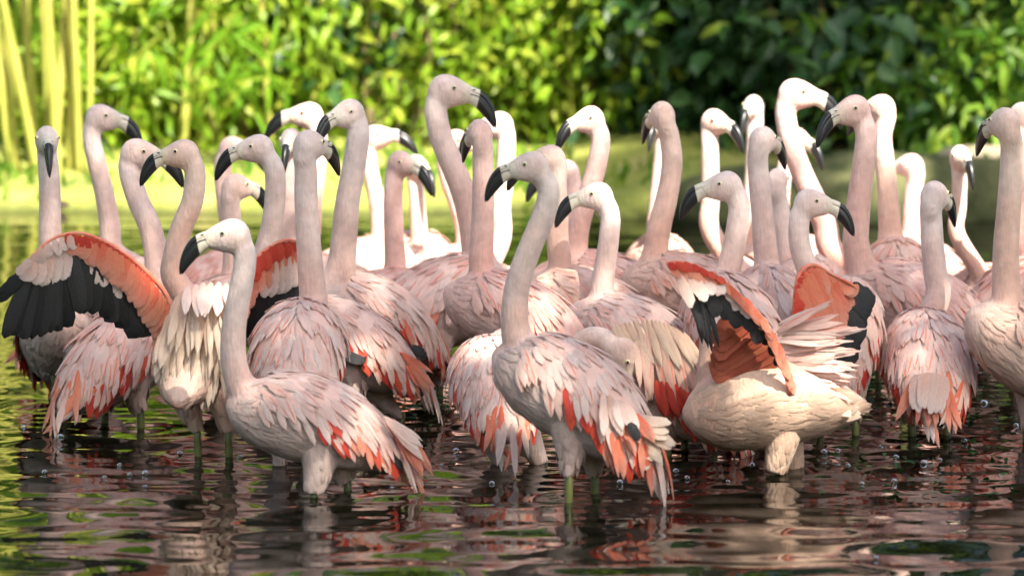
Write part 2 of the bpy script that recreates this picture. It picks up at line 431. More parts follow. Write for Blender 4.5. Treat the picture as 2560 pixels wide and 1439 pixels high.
BIRDS = []
def bird(*a, **k): BIRDS.append(Bird(*a, **k))
GREY = (0.97, 0.99, 1.0); PINK = (1.05, 0.92, 0.90); WARM = (1.05, 0.97, 0.90); PLAIN = (1, 1, 1)
bird('A', 'flamingo in full left profile, its whole body unobstructed, coral tail plumes drooping to the water', (785, 1052), 10.0, 180, (583, 590), 180, [(613, 640), (606, 700), (592, 770), (583, 840), (585, 905), (604, 965)], p=15, tint=GREY, near=True, legs=[(782, 1230, 1236), (880, 1200, 1232, 0.02)], s=1.0, hk=1.15, thigh=2.4)
bird('B', 'grey-necked flamingo standing before the preening one, with one black spot on its coral tail', (1440, 990), 9.95, 158, (1333, 418), 181, [(1372, 478), (1358, 540), (1325, 620), (1297, 700), (1287, 770), (1292, 840)], p=28, tint=GREY, near=True, legs=[(1418, 1190, 1256), (1492, 1190, 1246)], s=1.08, nr=0.92, hdep=-0.02, hk=0.95, thigh=1.15)
bird('C', 'flamingo seen from behind, back white and coral streaked, behind the one in left profile', (745, 880), 10.42, 88, (770, 365), 54, [(764, 420), (765, 500), (771, 600), (778, 690), (782, 760)], p=14, tint=GREY, near=True, legs=[(700, 1180, 1212), (770, 1180, 1210)], s=1.05, fp=2)
bird('D', 'flamingo with wings flung open showing long black flight feathers on its far-reaching wing', (492, 870), 10.55, 82, (462, 385), 178, [(488, 440), (480, 505), (452, 575), (437, 640), (437, 700)], p=18, tint=WARM, near=True, legs=[(512, 1080, 1146), (585, 1080, 1140)], wings='spread', s=1.0, hdep=-0.03, hk=1.03, thigh=1.4)
bird('E', 'flamingo with raised coral wings and fluffed scapulars, head hidden, sunlit cream belly', (1920, 1004), 10.3, 184, (1880, 860), 20, [(1840, 838, 0.03), (1800, 842, 0.03), (1778, 880, 0.02)], p=-6, fp=-35, tint=(0.94, 0.86, 0.72), near=True, legs=[(1935, 1180, 1188), (1985, 1172, 1180)], wings='spread', hdep=0.16, s=1.0, fat=1.1, thigh=2.6)
bird('F', 'flamingo seen from behind with its head bent out of sight past the grey-necked bird', (1235, 965), 10.45, 100, (1345, 900), -10, [(1322, 868), (1290, 848), (1255, 850)], p=16, fp=-55, tint=PLAIN, near=True, legs=[(1262, 1168, 1178), (1352, 1160, 1170)], s=0.98, thigh=2.0)
bird('G', 'shaggy flamingo preening, face pushed down into its own back feathers', (1650, 965), 10.62, 166, (1556, 882), -6, [(1520, 852), (1485, 842), (1452, 860), (1446, 900)], p=24, fp=-74, tint=WARM, near=True, legs=[(1676, 1105, 1156), (1720, 1100, 1150)], hdep=-0.16, s=1.02, nr=0.95)
bird('H', 'flamingo in left profile with scarlet wing edge and black primaries over a bare white flank', (868, 862), 11.05, 180, (648, 372), 182, [(686, 425), (688, 490), (680, 560), (664, 630), (660, 700), (675, 760)], p=21, tint=PLAIN, near=True, legs=[(900, 1000, 1040), (1010, 1045, 1066)], s=1.0, hk=1.05)
bird('I', 'thick-necked pale flamingo glancing left past its open bill, behind the scarlet-edged bird', (935, 800), 11.42, 205, (876, 285), 222, [(896, 335), (884, 420), (868, 510), (860, 600), (852, 670)], p=24, tint=GREY, near=True, s=1.05, nr=1.08)
bird('K', 'tallest flamingo, head high in right profile, rosy folded wing below', (1085, 770), 11.62, 16, (1112, 228), 1, [(1090, 285), (1103, 345), (1130, 410), (1158, 480), (1178, 550), (1188, 615)], p=22, tint=PLAIN, near=True, s=1.16, hk=1.1)
bird('L', 'flamingo with lilac crown facing away to the left, pink-streaked back', (1300, 800), 10.92, 172, (1200, 335), 113, [(1207, 400), (1208, 480), (1206, 560), (1203, 640), (1205, 705)], p=24, tint=PINK, near=True, s=1.0)
bird('M', 'white sunlit flamingo tucked close behind the lilac-crowned one', (1300, 690), 12.1, 182, (1250, 312), 190, [(1266, 370), (1262, 440), (1252, 520), (1250, 600)], tint=(1.05, 1.0, 0.98))
bird('N', 'flamingo with bowed neck curving down behind the tallest one', (1090, 700), 12.65, 8, (1140, 355), -25, [(1112, 395), (1120, 450), (1142, 510), (1160, 570), (1165, 620)], tint=PINK, s=0.97, nr=0.9)
bird('O', 'sunlit flamingo raising its bill toward the right, leaning behind the thick-necked one', (890, 690), 12.85, 8, (936, 345), -14, [(922, 395), (932, 455), (945, 520), (952, 590), (955, 645)], fp=17, tint=WARM, nr=0.9)
bird('P', 'pink-cheeked flamingo with striped bill lowered to the right', (935, 770), 12.05, 12, (1000, 410), -38, [(984, 460), (983, 520), (985, 590), (988, 650), (990, 700)], tint=PINK)
bird('Q', 'flamingo almost hidden behind the pink-cheeked one, only neck and bill end showing', (1030, 690), 13.1, 300, (1040, 418), -60, [(1040, 470), (1044, 530), (1048, 590), (1050, 640)], tint=WARM, nr=0.9)
bird('R', 'flamingo in left profile standing before the lit shrubs, neck leaning back', (1535, 735), 11.7, 182, (1478, 300), 214, [(1502, 350), (1490, 420), (1470, 490), (1448, 560), (1438, 625)], tint=PINK, s=1.0)
bird('S', 'short flamingo with low lilac head in left profile behind the preening one', (1590, 845), 11.1, 172, (1497, 490), 184, [(1526, 540), (1522, 600), (1510, 680), (1500, 760), (1495, 800)], tint=GREY, s=0.98, near=False)
bird('T', 'peach-necked sunlit flamingo hidden behind the grey-necked head', (1470, 775), 11.3, 190, (1378, 398), 182, [(1392, 450), (1394, 520), (1394, 600), (1398, 680)], tint=WARM)
bird('U', 'pink flamingo whose nape shows behind the peach-necked one', (1490, 715), 12.4, 185, (1415, 432), 186, [(1432, 490), (1428, 560), (1420, 620)], tint=PINK)
bird('V', 'flamingo turned away left, curving neck above a coral folded wing', (1745, 745), 11.5, 172, (1656, 290), 115, [(1674, 345), (1680, 410), (1668, 490), (1648, 570), (1638, 640)], tint=WARM, s=1.03, near=True)
bird('W', 'white sunlit flamingo hidden behind the curving-necked one', (1650, 650), 13.0, 268, (1652, 305), 250, [(1656, 370), (1650, 440), (1644, 510), (1640, 580)], tint=WARM, nr=0.9)
bird('X', 'white sunlit flamingo with glossy bill, lit head turned right', (1800, 680), 12.5, 300, (1784, 305), -45, [(1775, 365), (1776, 430), (1776, 500), (1778, 580)], tint=WARM, nr=0.95)
bird('Y', 'flamingo with large low head in left profile behind the raised coral wing', (1830, 815), 10.85, 110, (1818, 466), 181, [(1848, 515), (1842, 575), (1830, 640), (1812, 700)], tint=PLAIN, s=1.04, p=24)
bird('Z', 'small far flamingo looking at the camera with bluish bill', (1890, 650), 13.2, 275, (1884, 268), 248, [(1887, 330), (1886, 400), (1882, 480), (1880, 560)], tint=GREY, s=0.97)
bird('AA', 'straight-necked flamingo looking away to the right beside the large low head', (1930, 800), 11.15, 95, (1905, 352), 55, [(1895, 420), (1901, 490), (1909, 570), (1916, 650), (1920, 700)], tint=GREY, p=30, s=1.03)
bird('AB', 'flamingo turned away, crown just under the straight-necked neighbour\'s bill', (2000, 760), 11.75, 62, (1942, 455), 75, [(1948, 510), (1956, 570), (1967, 640), (1975, 690)], tint=PLAIN, p=26)
bird('AC', 'white sunlit flamingo behind the diagonal neck, glossy bill drooping right', (1960, 650), 12.85, 20, (1990, 350), -50, [(1965, 410), (1955, 470), (1952, 540), (1955, 600)], tint=WARM, nr=0.9)
bird('AD', 'tall flamingo with diagonal neck, head high in right profile against dark leaves', (2060, 735), 12.15, 335, (1985, 236), 0, [(1964, 290), (1976, 350), (2002, 425), (2036, 500), (2064, 565), (2078, 625)], tint=(1.05, 0.85, 0.83), s=1.13, hk=1.1)
bird('AM', 'low flamingo facing right with bowed head beneath the diagonal neck', (2095, 830), 10.85, 75, (2022, 508), -6, [(1997, 560), (2000, 615), (2018, 670), (2035, 710)], tint=PLAIN, p=30)
bird('AE', 'rosy flamingo in left profile, dark pink wing streaks, touching bills with its tall neighbour', (2300, 775), 11.3, 179, (2138, 277), 214, [(2166, 335), (2160, 405), (2150, 480), (2142, 560), (2142, 620)], tint=PINK, s=1.1, p=20, near=True, legs=[(2196, 900, 1004), (2260, 900, 1000)])
bird('AF', 'flamingo seen from behind with sun-bleached head and upper neck', (2240, 720), 11.78, 85, (2206, 270), 140, [(2206, 340), (2214, 420), (2221, 500), (2226, 580), (2230, 635)], tint=WARM, p=30)
bird('AG', 'pink flamingo turned away left, low round head before the mossy bank', (2310, 700), 12.85, 125, (2280, 415), 138, [(2285, 470), (2281, 530), (2276, 600)], tint=PINK)
bird('AH', 'white-backed flamingo seen squarely from behind with coral tail tuft', (2318, 900), 10.88, 92, (2335, 492), 58, [(2328, 550), (2331, 610), (2338, 680), (2344, 740)], p=12, tint=(1.03, 1.03, 1.04), near=True, legs=[(2282, 1060, 1092), (2366, 1058, 1092)], s=1.08)
bird('AI', 'white sunlit flamingo facing the camera, black bill hanging', (2440, 700), 12.25, 285, (2400, 395), 284, [(2399, 450), (2397, 520), (2395, 590)], tint=WARM, s=0.96, nr=0.85)
bird('AJ', 'flamingo cut by the frame, peach neck, face turned away to the left', (2600, 890), 10.72, 196, (2513, 310), 118, [(2530, 370), (2527, 450), (2521, 530), (2515, 620), (2515, 700), (2518, 760)], tint=WARM, p=34, near=True, s=1.08)
bird('AK', 'pink flamingo mostly hidden behind the one cut by the frame', (2560, 740), 11.75, 12, (2556, 290), -4, [(2546, 350), (2550, 430), (2552, 520), (2555, 610)], tint=PINK)
bird('AL', 'flamingo facing the camera squarely, bill straight down, behind the black flight feathers', (148, 835), 11.28, 278, (117, 352), 279, [(121, 420), (125, 490), (125, 560), (127, 640), (132, 720)], tint=GREY, p=28, near=True, legs=[(113, 930, 1044), (202, 930, 1044)], s=1.02, hdep=0.04)
bird('AM2', 'slim flamingo with high head in right profile before the bamboo', (255, 745), 11.85, 22, (248, 295), 0, [(229, 345), (243, 410), (262, 490), (275, 565), (284, 630)], tint=PLAIN, s=1.02, nr=0.95)
bird('AN', 'flamingo facing right with scarlet-edged tail, under the outstretched wing', (305, 890), 11.05, 52, (340, 385), 0, [(326, 440), (345, 500), (374, 565), (389, 630), (392, 700), (380, 770)], p=18, tint=(1.05, 1.0, 1.0), near=True, legs=[(263, 1030, 1078), (362, 1030, 1072)], s=1.06)
bird('AO', 'flamingo facing right, nape showing behind another\'s black bill', (545, 745), 12.6, 8, (578, 372), -4, [(556, 425), (562, 490), (572, 560), (578, 630)], tint=PINK, s=0.97)
bird('AP', 'small pale flamingo turned right, eye closed, above the profile bird\'s head', (560, 790), 11.5, 20, (587, 468), 40, [(577, 520), (580, 590), (583, 660), (585, 720)], tint=(1.06, 1.0, 0.97), s=0.98)
bird('AQ', 'cream-headed flamingo in left profile with long face, behind the thick-necked one', (830, 690), 12.4, 178, (775, 290), 180, [(795, 350), (790, 430), (778, 520), (770, 600)], fp=8, tint=WARM, s=1.04)
bird('AR', 'flamingo facing the camera, only half its face showing beside a grey nape', (712, 720), 11.72, 275, (728, 355), 262, [(724, 430), (722, 510), (716, 590), (713, 640)], tint=PLAIN)


# bodies: torso, neck, head and thighs grown together into one skin
tmp = []
for b in BIRDS:
    V, F = b.raw_mesh()
    me = bpy.data.meshes.new('raw'); me.from_pydata([tuple(v) for v in (V - b.origin)], [], F); me.update()
    o = bpy.data.objects.new('raw', me); COL.objects.link(o)
    md = o.modifiers.new('r', 'REMESH'); md.mode = 'VOXEL'; md.voxel_size = 0.0052 if b.near else 0.0065; md.use_smooth_shade = True
    sm = o.modifiers.new('s', 'SMOOTH'); sm.factor = 0.5; sm.iterations = 5
    tmp.append(o)
dg = bpy.context.evaluated_depsgraph_get(); dg.update()
body_me = [bpy.data.meshes.new_from_object(o.evaluated_get(dg)) for o in tmp]
for o in tmp:
    m_ = o.data; bpy.data.objects.remove(o); bpy.data.meshes.remove(m_)

def folded_layout(b, sides=(1, -1)):
    """feathers of the folded wings, per side; lists of (shape, material, matrix)"""
    s = b.s; res = {1: [], -1: []}; r = np.random.default_rng(hash(b.key) % 1000 if False else sum(map(ord, b.key)))
    def add(sd, kind, mk, x, phi, Ln, Wd, beta, lift, sink=0.0):
        p, tx, tp, n = torso_frame(x, phi * sd)
        tp = tp * sd if (tp * sd)[2] < 0 or abs(phi) < 0.05 else tp * sd
        d = -tx * math.cos(beta) + tp * math.sin(beta)
        d = d + n * lift
        root = p + n * (0.012 - sink)
        res[sd].append((kind, mk, fmat(b.C + b.Rb @ (root * s), b.Rb @ d, b.Rb @ n, Ln * s, Wd * s)))
    for sd in sides:
        # under layer: scarlet coverts and black primaries showing at the wing's lower edge
        for k in range(int(round(10 * b.red))):
            x = 0.0 - 0.17 * k / 9 + r.uniform(-0.008, 0.008)
            add(sd, 'long', 'red' if r.random() < 0.7 else 'coral', x, R(r.uniform(64, 84)), r.uniform(0.07, 0.09), 0.026, R(r.uniform(40, 58)), 0.03, 0.003)
        for k in range(3):
            add(sd, 'flight', 'black', -0.13 - 0.014 * k, R(86 - 12 * k), 0.085, 0.020, R(20), 0.0, 0.008)
        # tail coverts: drooping coral plumes
        for k in range(8):
            add(sd, 'long', 'coral' if r.random() < 0.65 else 'blush', -0.165 - 0.007 * k + r.uniform(-0.01, 0.01), R(r.uniform(8, 80)), r.uniform(0.085, 0.135), 0.020, R(r.uniform(6, 34)), -0.06, 0.0)
        # pale coverts, from the rump forward so that the front rows lie on top
        rows = 13
        for i in range(rows):
            f = i / (rows - 1); x = -0.145 + 0.265 * f
            n = 10 if f > 0.25 else 8
            for j in range(n):
                g = (j + 0.5 * (i % 2)) / (n - 0.5)
                phi = R(3 + (67 + 10 * math.sin(i * 1.7)) * g)
                Ln = (0.086 - 0.030 * f) * r.uniform(0.8, 1.25) * (1 + 0.2 * g * (1 - f)) * (0.8 if f < .2 else 1); Wd = (0.022 - 0.002 * f) * r.uniform(0.8, 1.15)
                beta = R(12 + 38 * g + r.uniform(-5, 5))
                add(sd, 'long', 'pale', x + r.uniform(-0.01, 0.01), phi, Ln, Wd, beta, 0.015 + r.uniform(-0.015, 0.02), 0.003 + 0.002 * (1 - f))
    return res

def down_layout(b, n=260):
    """short body feathers over breast, flanks, belly and thighs"""
    out = []; r = np.random.default_rng(5 + sum(map(ord, b.key)))
    for k in range(n):
        x = r.uniform(-0.21, 0.185); phi = R(r.uniform(70, 180)) * (1 if k % 2 else -1)
        if x > 0.11: phi = R(r.uniform(25, 180)) * (1 if k % 2 else -1)
        p, tx, tp, nn = torso_frame(x, phi)
        beta = R(r.uniform(-18, 18)); d = -tx * math.cos(beta) + tp * math.sin(beta) + nn * r.uniform(0.02, 0.09)
        out.append(('long', 'down', fmat(b.C + b.Rb @ ((p * (1, b.fat, b.fat) + nn * 0.001) * b.s), b.Rb @ d, b.Rb @ nn, r.uniform(0.026, 0.048) * b.s, r.uniform(0.009, 0.015) * b.s)))
    for P2, r2 in b.thighs:
        for k in range(34):
            f = r.uniform(0.25, 0.86) * 7; i = int(f); q = P2[i] + (P2[i + 1] - P2[i]) * (f - i); rad = np.interp(f, np.arange(8), r2)
            ax = P2[min(i + 1, 7)] - P2[max(i - 1, 0)]; ax /= np.linalg.norm(ax); a = r.uniform(0, 6.283)
            nn = np.array([math.cos(a), math.sin(a), 0.0]); nn -= ax * nn.dot(ax); nn /= np.linalg.norm(nn)
            lim = np.linalg.norm(P2[7] - q) * 1.0
            out.append(('long', 'down', fmat(q + nn * rad * 0.9, ax + nn * 0.10 - nn * (r2[0] - r2[7]) * 1.5, nn, min(r.uniform(0.03, 0.05) * b.s, lim), 0.016 * b.s)))
    return out

def wing_shell(b, sd):
    V, F = [], []; nx, npv = 12, 8
    for i in range(nx):
        for j in range(npv):
            x = -0.17 + 0.29 * i / (nx - 1); f = j / (npv - 1); phi = R(8 + 80 * f)
            p, tx, tp, n = torso_frame(x, phi * sd)
            edge = min(i, nx - 1 - i, j, npv - 1 - j)
            V.append(b.C + b.Rb @ ((p + n * (0.0085 if edge else -0.006)) * b.s) - b.origin)
    for i in range(nx - 1):
        for j in range(npv - 1):
            a = i * npv + j; F.append((a, a + 1, a + npv + 1, a + npv))
    return mesh_from('wing', V, F, mats=[M['wing_pale']])

def spread_wing(b, root, edge, layers, core=M['wing_core'], dep=0.0):
    """edge: leading edge pixels with distances, shoulder to tip; layers: (shape, material, feather list) with each feather
    given as (root pixel, tip pixel, width px, depth offset)"""
    P = catmull([unp(u, v, D) for u, v, D in edge], 24)
    v, f = tube(P, np.linspace(0.007, 0.003, 24), 10, side=(0, 1, 0))
    wo = link(bpy.data.objects.new('wing', mesh_from('wing', v - b.origin, f, mats=[core])), root)
    for kind, mk, A, B, n, wpx, dA, dB, jit in layers:
        ra = catmull([unp(u, v, D) for u, v, D in A], n); tb = catmull([unp(u, v, D) for u, v, D in B], n)
        lst = []
        for k in range(n):
            p = ra[k] + [0, dA, 0]; q = tb[k] + [0, dB, 0]
            q = q + rng.normal(0, jit, 3) * [1, 0.3, 1]
            d = q - p; Ln = np.linalg.norm(d); view = np.array([0, 0, CAM_H]) - p; view /= np.linalg.norm(view)
            nn = np.array([0.15, -1.0, 0.35]) + rng.normal(0, 0.12, 3)
            lst.append((kind, mk, fmat(p, d, nn, Ln, wpx * p[1] / FPX * rng.uniform(0.88, 1.12))))
        feather_objects(lst, wo, b.origin)
    return wo
FLOCK = 'flamingos wading in the pond'
def build_bird(b, me):
    root = bpy.data.objects.new('flamingo', None); root.location = b.origin; root.empty_display_size = 0.1
    link(root, None, b.label, 'flamingo', FLOCK)
    # skin
    n = len(me.vertices); co = np.empty(n * 3, np.float32); me.vertices.foreach_get('co', co); co = co.reshape(-1, 3) + b.origin
    P = b.path
    d2 = ((co[:, None, :] - P[None, :, :]) ** 2).sum(2); k = d2.argmin(1); t = b.pt[k]
    loc = (co - b.C) @ b.Rb / b.s
    tor = np.clip((t - 0.12) / 0.2, 0, 1) * (0.25) + np.clip((t - 0.32) / 0.68, 0, 1) * 0.75
    inside = np.array([np.interp(loc[:, 0], TX, TRZ)])[0]
    rad = np.sqrt(loc[:, 1] ** 2 + (loc[:, 2] - np.interp(loc[:, 0], TX, TZC)) ** 2)
    tor = np.where((loc[:, 0] < 0.12) & (rad < inside * 1.15), 0.0, tor)
    hl = (co - b.H) @ b.Rh / (0.01 * b.hs)
    face = np.clip((hl[:, 0] - 2.9) / 1.6, 0, 1) * (np.abs(hl[:, 1]) < 3.5) * (np.abs(hl[:, 2]) < 5)
    face = np.where(hl[:, 0] > 8, 0, face)
    for nm, val in (('neck_t', tor), ('face_t', face)):
        a = me.attributes.new(nm, 'FLOAT', 'POINT'); a.data.foreach_set('value', val.astype(np.float32))
    me.polygons.foreach_set('use_smooth', np.full(len(me.polygons), True))
    me.materials.clear(); me.materials.append(M['body'])
    body = link(bpy.data.objects.new('body', me), root); body.color = (*b.tint, 1)
    # bill, eyes
    for nm, (v, f, mi) in (('lower_mandible', BILL_LOW), ('upper_mandible', BILL_UP)):
        vv = b.H + (v * b.hs) @ b.Rh.T - b.origin
        link(bpy.data.objects.new(nm, mesh_from(nm, vv, f, mats=[M['bill']], fr=mi)), root)
    if b.near:
        for sd in (1, -1):
            gv = GAPE[0].copy(); rr = np.minimum(np.arange(len(gv)) // 6, 5); gv[:, 1] += GY[rr] * .01 * sd
            gv[-2, 1] = GY[0] * .01 * sd; gv[-1, 1] = GY[-1] * .01 * sd
            link(bpy.data.objects.new('gape_line', mesh_from('gape_line', b.H + (gv * b.hs) @ b.Rh.T - b.origin, GAPE[1], mats=[M['bill_black']])), root)
        v, f = sphere((0, 0, 0), 0.0040, 8, 5); v = v * [1, 0.35, 0.35]
        for sd in (1, -1):
            vv = b.h((6.1, 0.93 * sd, 0.32)) + (v * b.hs) @ b.Rh.T - b.origin
            link(bpy.data.objects.new('nostril', mesh_from('nostril', vv, f, mats=[M['pupil']])), root)
    for sd in (1, -1):
        v, f = sphere((0, 0, 0), 0.0058 * b.hs, 12, 8)
        e = link(bpy.data.objects.new('eye', mesh_from('eye', v + b.h((1.9, 2.24 * sd, 0.85)) - b.origin, f, mats=[M['iris']])), root)
        v, f = sphere((0, 0, 0), 0.0034 * b.hs, 10, 6)
        link(bpy.data.objects.new('pupil', mesh_from('pupil', v + b.h((1.97, 2.60 * sd, 0.87)) - b.origin, f, mats=[M['pupil']])), e)
    for kn, ft in b.knees:
        top = kn + (kn - ft) * 0.05
        v, f = tube(catmull([top, kn * 0.6 + ft * 0.4, ft], 10), np.linspace(0.0095, 0.0075, 10) * b.s, 10)
        fo = []
        for a in (-32, 0, 32):
            dd = rotz(R(b.hd + a)) @ np.array([0.075, 0, 0.0])
            fo.append(tube([ft + [0, 0, 0.006], ft + dd * 0.5 + [0, 0, 0.004], ft + dd], [0.006, 0.005, 0.003], 6, side=(0, 0, 1)))
        v, f = merge([(v, f)] + fo)
        link(bpy.data.objects.new('leg', mesh_from('leg', v - b.origin, f, mats=[M['leg']])), root)
    bake_feathers(down_layout(b, 1100 if b.key in 'DE' else 750 if b.near else 260), root, b.origin, color=b.tint)
    if b.wings == 'folded':
        lay = folded_layout(b)
        toward = np.array([0, 0, CAM_H]) - b.C
        for sd in (1, -1):
            sh = link(bpy.data.objects.new('wing', wing_shell(b, sd)), root)
            face_cam = (b.Rb @ np.array([0, sd, 0.35])).dot(toward) / np.linalg.norm(toward) > -0.12
            if b.near and face_cam: feather_objects(lay[sd], sh, b.origin, b.tint)
            else: bake_feathers(lay[sd], sh, b.origin, color=b.tint)
    return root
ROOTS = {}
for b, me in zip(BIRDS, body_me): ROOTS[b.key] = (build_bird(b, me), b)
def dep(lst, d0, d1):
    n = len(lst); return [(u, v, d0 + (d1 - d0) * i / max(n - 1, 1)) for i, (u, v) in enumerate(lst)]
root, b = ROOTS['D']
T0, T1 = 10.36, 10.50      # tip, shoulder
spread_wing(b, root, dep([(425, 800), (418, 742), (380, 692), (310, 632), (240, 594), (190, 582), (130, 597), (85, 637), (60, 664)], T1, T0), [
    ('flight', 'black', dep([(70, 676), (74, 672)], T0, T0), dep([(-4, 738), (-10, 756)], T0, T0), 2, 36, 0.012, 0.012, 0.0),
    ('flight', 'black', dep([(78, 668), (105, 655), (135, 645), (160, 640)], T0, T0 + .03), dep([(4, 842), (60, 850), (115, 836), (165, 822)], T0, T0 + .03), 8, 42, 0.010, 0.010, 0.004),
    ('flight', 'black', dep([(180, 634), (240, 640), (300, 690)], T0 + .03, T0 + .08), dep([(200, 794), (240, 792), (284, 826)], T0 + .03, T0 + .08), 6, 46, 0.008, 0.008, 0.005),
    ('flight', 'black', dep([(318, 712), (342, 740)], T0 + .09, T0 + .1), dep([(332, 850), (350, 842)], T0 + .09, T0 + .1), 2, 56, 0.008, 0.006, 0.003),
    ('flight', 'blush', dep([(80, 650), (120, 622), (170, 602), (220, 604), (270, 640), (320, 682), (365, 730)], T0, T1 - .02), dep([(60, 704), (102, 718), (158, 698), (215, 690), (258, 716), (298, 734), (342, 786), (372, 830)], T0, T1 - .02), 15, 40, -0.002, -0.004, 0.004),
    ('contour', 'coral', dep([(178, 588), (240, 600), (310, 640), (375, 697), (412, 745), (425, 800), (425, 830)], T0 + .04, T1), dep([(185, 634), (236, 668), (292, 716), (340, 772), (368, 826), (385, 866), (402, 890)], T0 + .04, T1), 24, 40, -0.012, -0.010, 0.004),
    ('contour', 'red', dep([(170, 582), (240, 594), (310, 632), (385, 697)], T0 + .04, T1 - .03), dep([(180, 616), (238, 634), (298, 676), (362, 750)], T0 + .04, T1 - .03), 18, 26, -0.020, -0.016, 0.003),
    ('contour', 'blush', dep([(62, 660), (90, 630), (130, 600), (175, 586)], T0, T0 + .04), dep([(48, 690), (85, 668), (140, 640), (190, 625)], T0, T0 + .04), 8, 26, -0.020, -0.014, 0.003)])
S0, S1 = 10.62, 10.74
spread_wing(b, root, dep([(560, 770), (600, 695), (640, 645), (690, 608), (732, 600), (748, 618)], S0, S1), [
    ('flight', 'black', dep([(655, 685), (690, 680), (728, 680)], S0 + .06, S1), dep([(636, 852), (690, 850), (742, 800)], S0 + .06, S1), 6, 48, 0.012, 0.012, 0.003),
    ('flight', 'blush', dep([(660, 640), (705, 622), (745, 625)], S0 + .06, S1), dep([(668, 745), (706, 738), (748, 716)], S0 + .06, S1), 6, 40, 0.0, 0.0, 0.004),
    ('contour', 'coral', dep([(565, 760), (600, 692), (640, 648), (690, 612), (735, 606)], S0, S1), dep([(612, 830), (630, 780), (660, 735), (692, 705), (728, 672)], S0, S1), 13, 44, -0.012, -0.010, 0.005),
    ('contour', 'red', dep([(610, 682), (640, 645), (690, 608), (730, 602)], S0 + .02, S1), dep([(630, 720), (655, 690), (690, 660), (722, 645)], S0 + .02, S1), 9, 34, -0.020, -0.018, 0.004)])
fan = []
for A, B, n, wp, mk in (([(432, 770), (470, 752), (510, 752), (550, 770)], [(392, 950), (438, 985), (496, 1020), (548, 985)], 16, 36, 'cream'),
                        ([(425, 800), (440, 790), (455, 780)], [(398, 880), (402, 920), (430, 945)], 6, 36, 'cream'),
                        ([(440, 740), (480, 728), (530, 728), (580, 745)], [(405, 900), (455, 935), (515, 950), (565, 900)], 19, 26, 'cream'),
                        ([(455, 725), (490, 716), (530, 716), (570, 712)], [(425, 840), (470, 880), (525, 880), (590, 830)], 17, 24, 'cream'),
                        ([(470, 712), (520, 704), (570, 706), (600, 720)], [(470, 770), (520, 780), (575, 785), (610, 785)], 8, 30, 'blush')):
    off = {16: 0.0, 6: -0.01, 19: -0.012, 17: -0.02, 8: -0.02}[n]
    ra = catmull([unp(u, v, 10.46 + off) for u, v in A], n); tb = catmull([unp(u, v, 10.36 + off) for u, v in B], n)
    for p, q in zip(ra, tb):
        q = q + rng.normal(0, 0.008, 3); d = q - p
        fan.append(('long', mk, fmat(p, d, np.array([0.1, -1, 0.35]) + rng.normal(0, .2, 3), np.linalg.norm(d), wp / 1050 * rng.uniform(.85, 1.15))))
def tail_part(root, b, lst, name='scapular_plumage'):
    c = b.w((0, 0, 0)) - [0, .07, 0]
    v, f = sphere((0, 0, 0), 0.03, 10, 7)
    o = link(bpy.data.objects.new(name, mesh_from(name, v + c + [0, 0.07, 0] - b.origin, f, mats=[M['down']])), root)
    feather_objects(lst, o, b.origin)
tail_part(root, b, fan)

root, b = ROOTS['E']
T0, T1 = 10.05, 10.20
spread_wing(b, root, dep([(1976, 985), (1958, 905), (1926, 832), (1882, 770), (1820, 716), (1760, 676), (1700, 653), (1668, 659)], T1, T0), [
    ('flight', 'underwing', dep([(1965, 960), (1940, 890), (1900, 830), (1850, 790)], T1, T1 - .05), dep([(1822, 1000), (1790, 955), (1780, 900), (1790, 850)], T1 - .02, T1 - .07), 13, 52, 0.05, 0.06, 0.004),
    ('flight', 'underwing', dep([(1972, 992), (1964, 955), (1945, 905)], T1, T1), dep([(1890, 1010), (1838, 1005), (1796, 968)], T1, T1), 10, 40, 0.04, 0.05, 0.006),
    ('long', 'black', dep([(1712, 700), (1735, 722), (1765, 742)], T0 + .01, T0 + .04), dep([(1752, 815), (1772, 868), (1806, 868)], T0 + .01, T0 + .04), 8, 19, 0.012, 0.012, 0.005),
    ('flight', 'black', dep([(1768, 722), (1820, 752), (1870, 792), (1910, 842), (1942, 892)], T0 + .04, T1 - .02), dep([(1802, 800), (1846, 816), (1890, 838), (1928, 866), (1958, 912)], T0 + .04, T1 - .02), 8, 36, 0.008, 0.012, 0.006),
    ('flight', 'blush', dep([(1690, 668), (1740, 684), (1800, 712), (1850, 748), (1905, 805)], T0, T1 - .03), dep([(1742, 764), (1796, 738), (1832, 748), (1888, 794), (1928, 840)], T0, T1 - .03), 11, 34, -0.004, -0.004, 0.005),
    ('long', 'coral', dep([(1670, 657), (1720, 657), (1790, 692), (1860, 747), (1915, 812), (1950, 882), (1965, 930)], T0, T1), dep([(1708, 704), (1762, 704), (1816, 728), (1880, 778), (1930, 842), (1966, 925), (1992, 985)], T0, T1), 30, 24, -0.012, -0.010, 0.004),
    ('contour', 'red', dep([(1670, 655), (1720, 654), (1790, 690)], T0, T0 + .05), dep([(1695, 672), (1750, 682), (1808, 708)], T0, T0 + .05), 7, 18, -0.018, -0.014, 0.003)])
S0, S1 = 10.42, 10.52
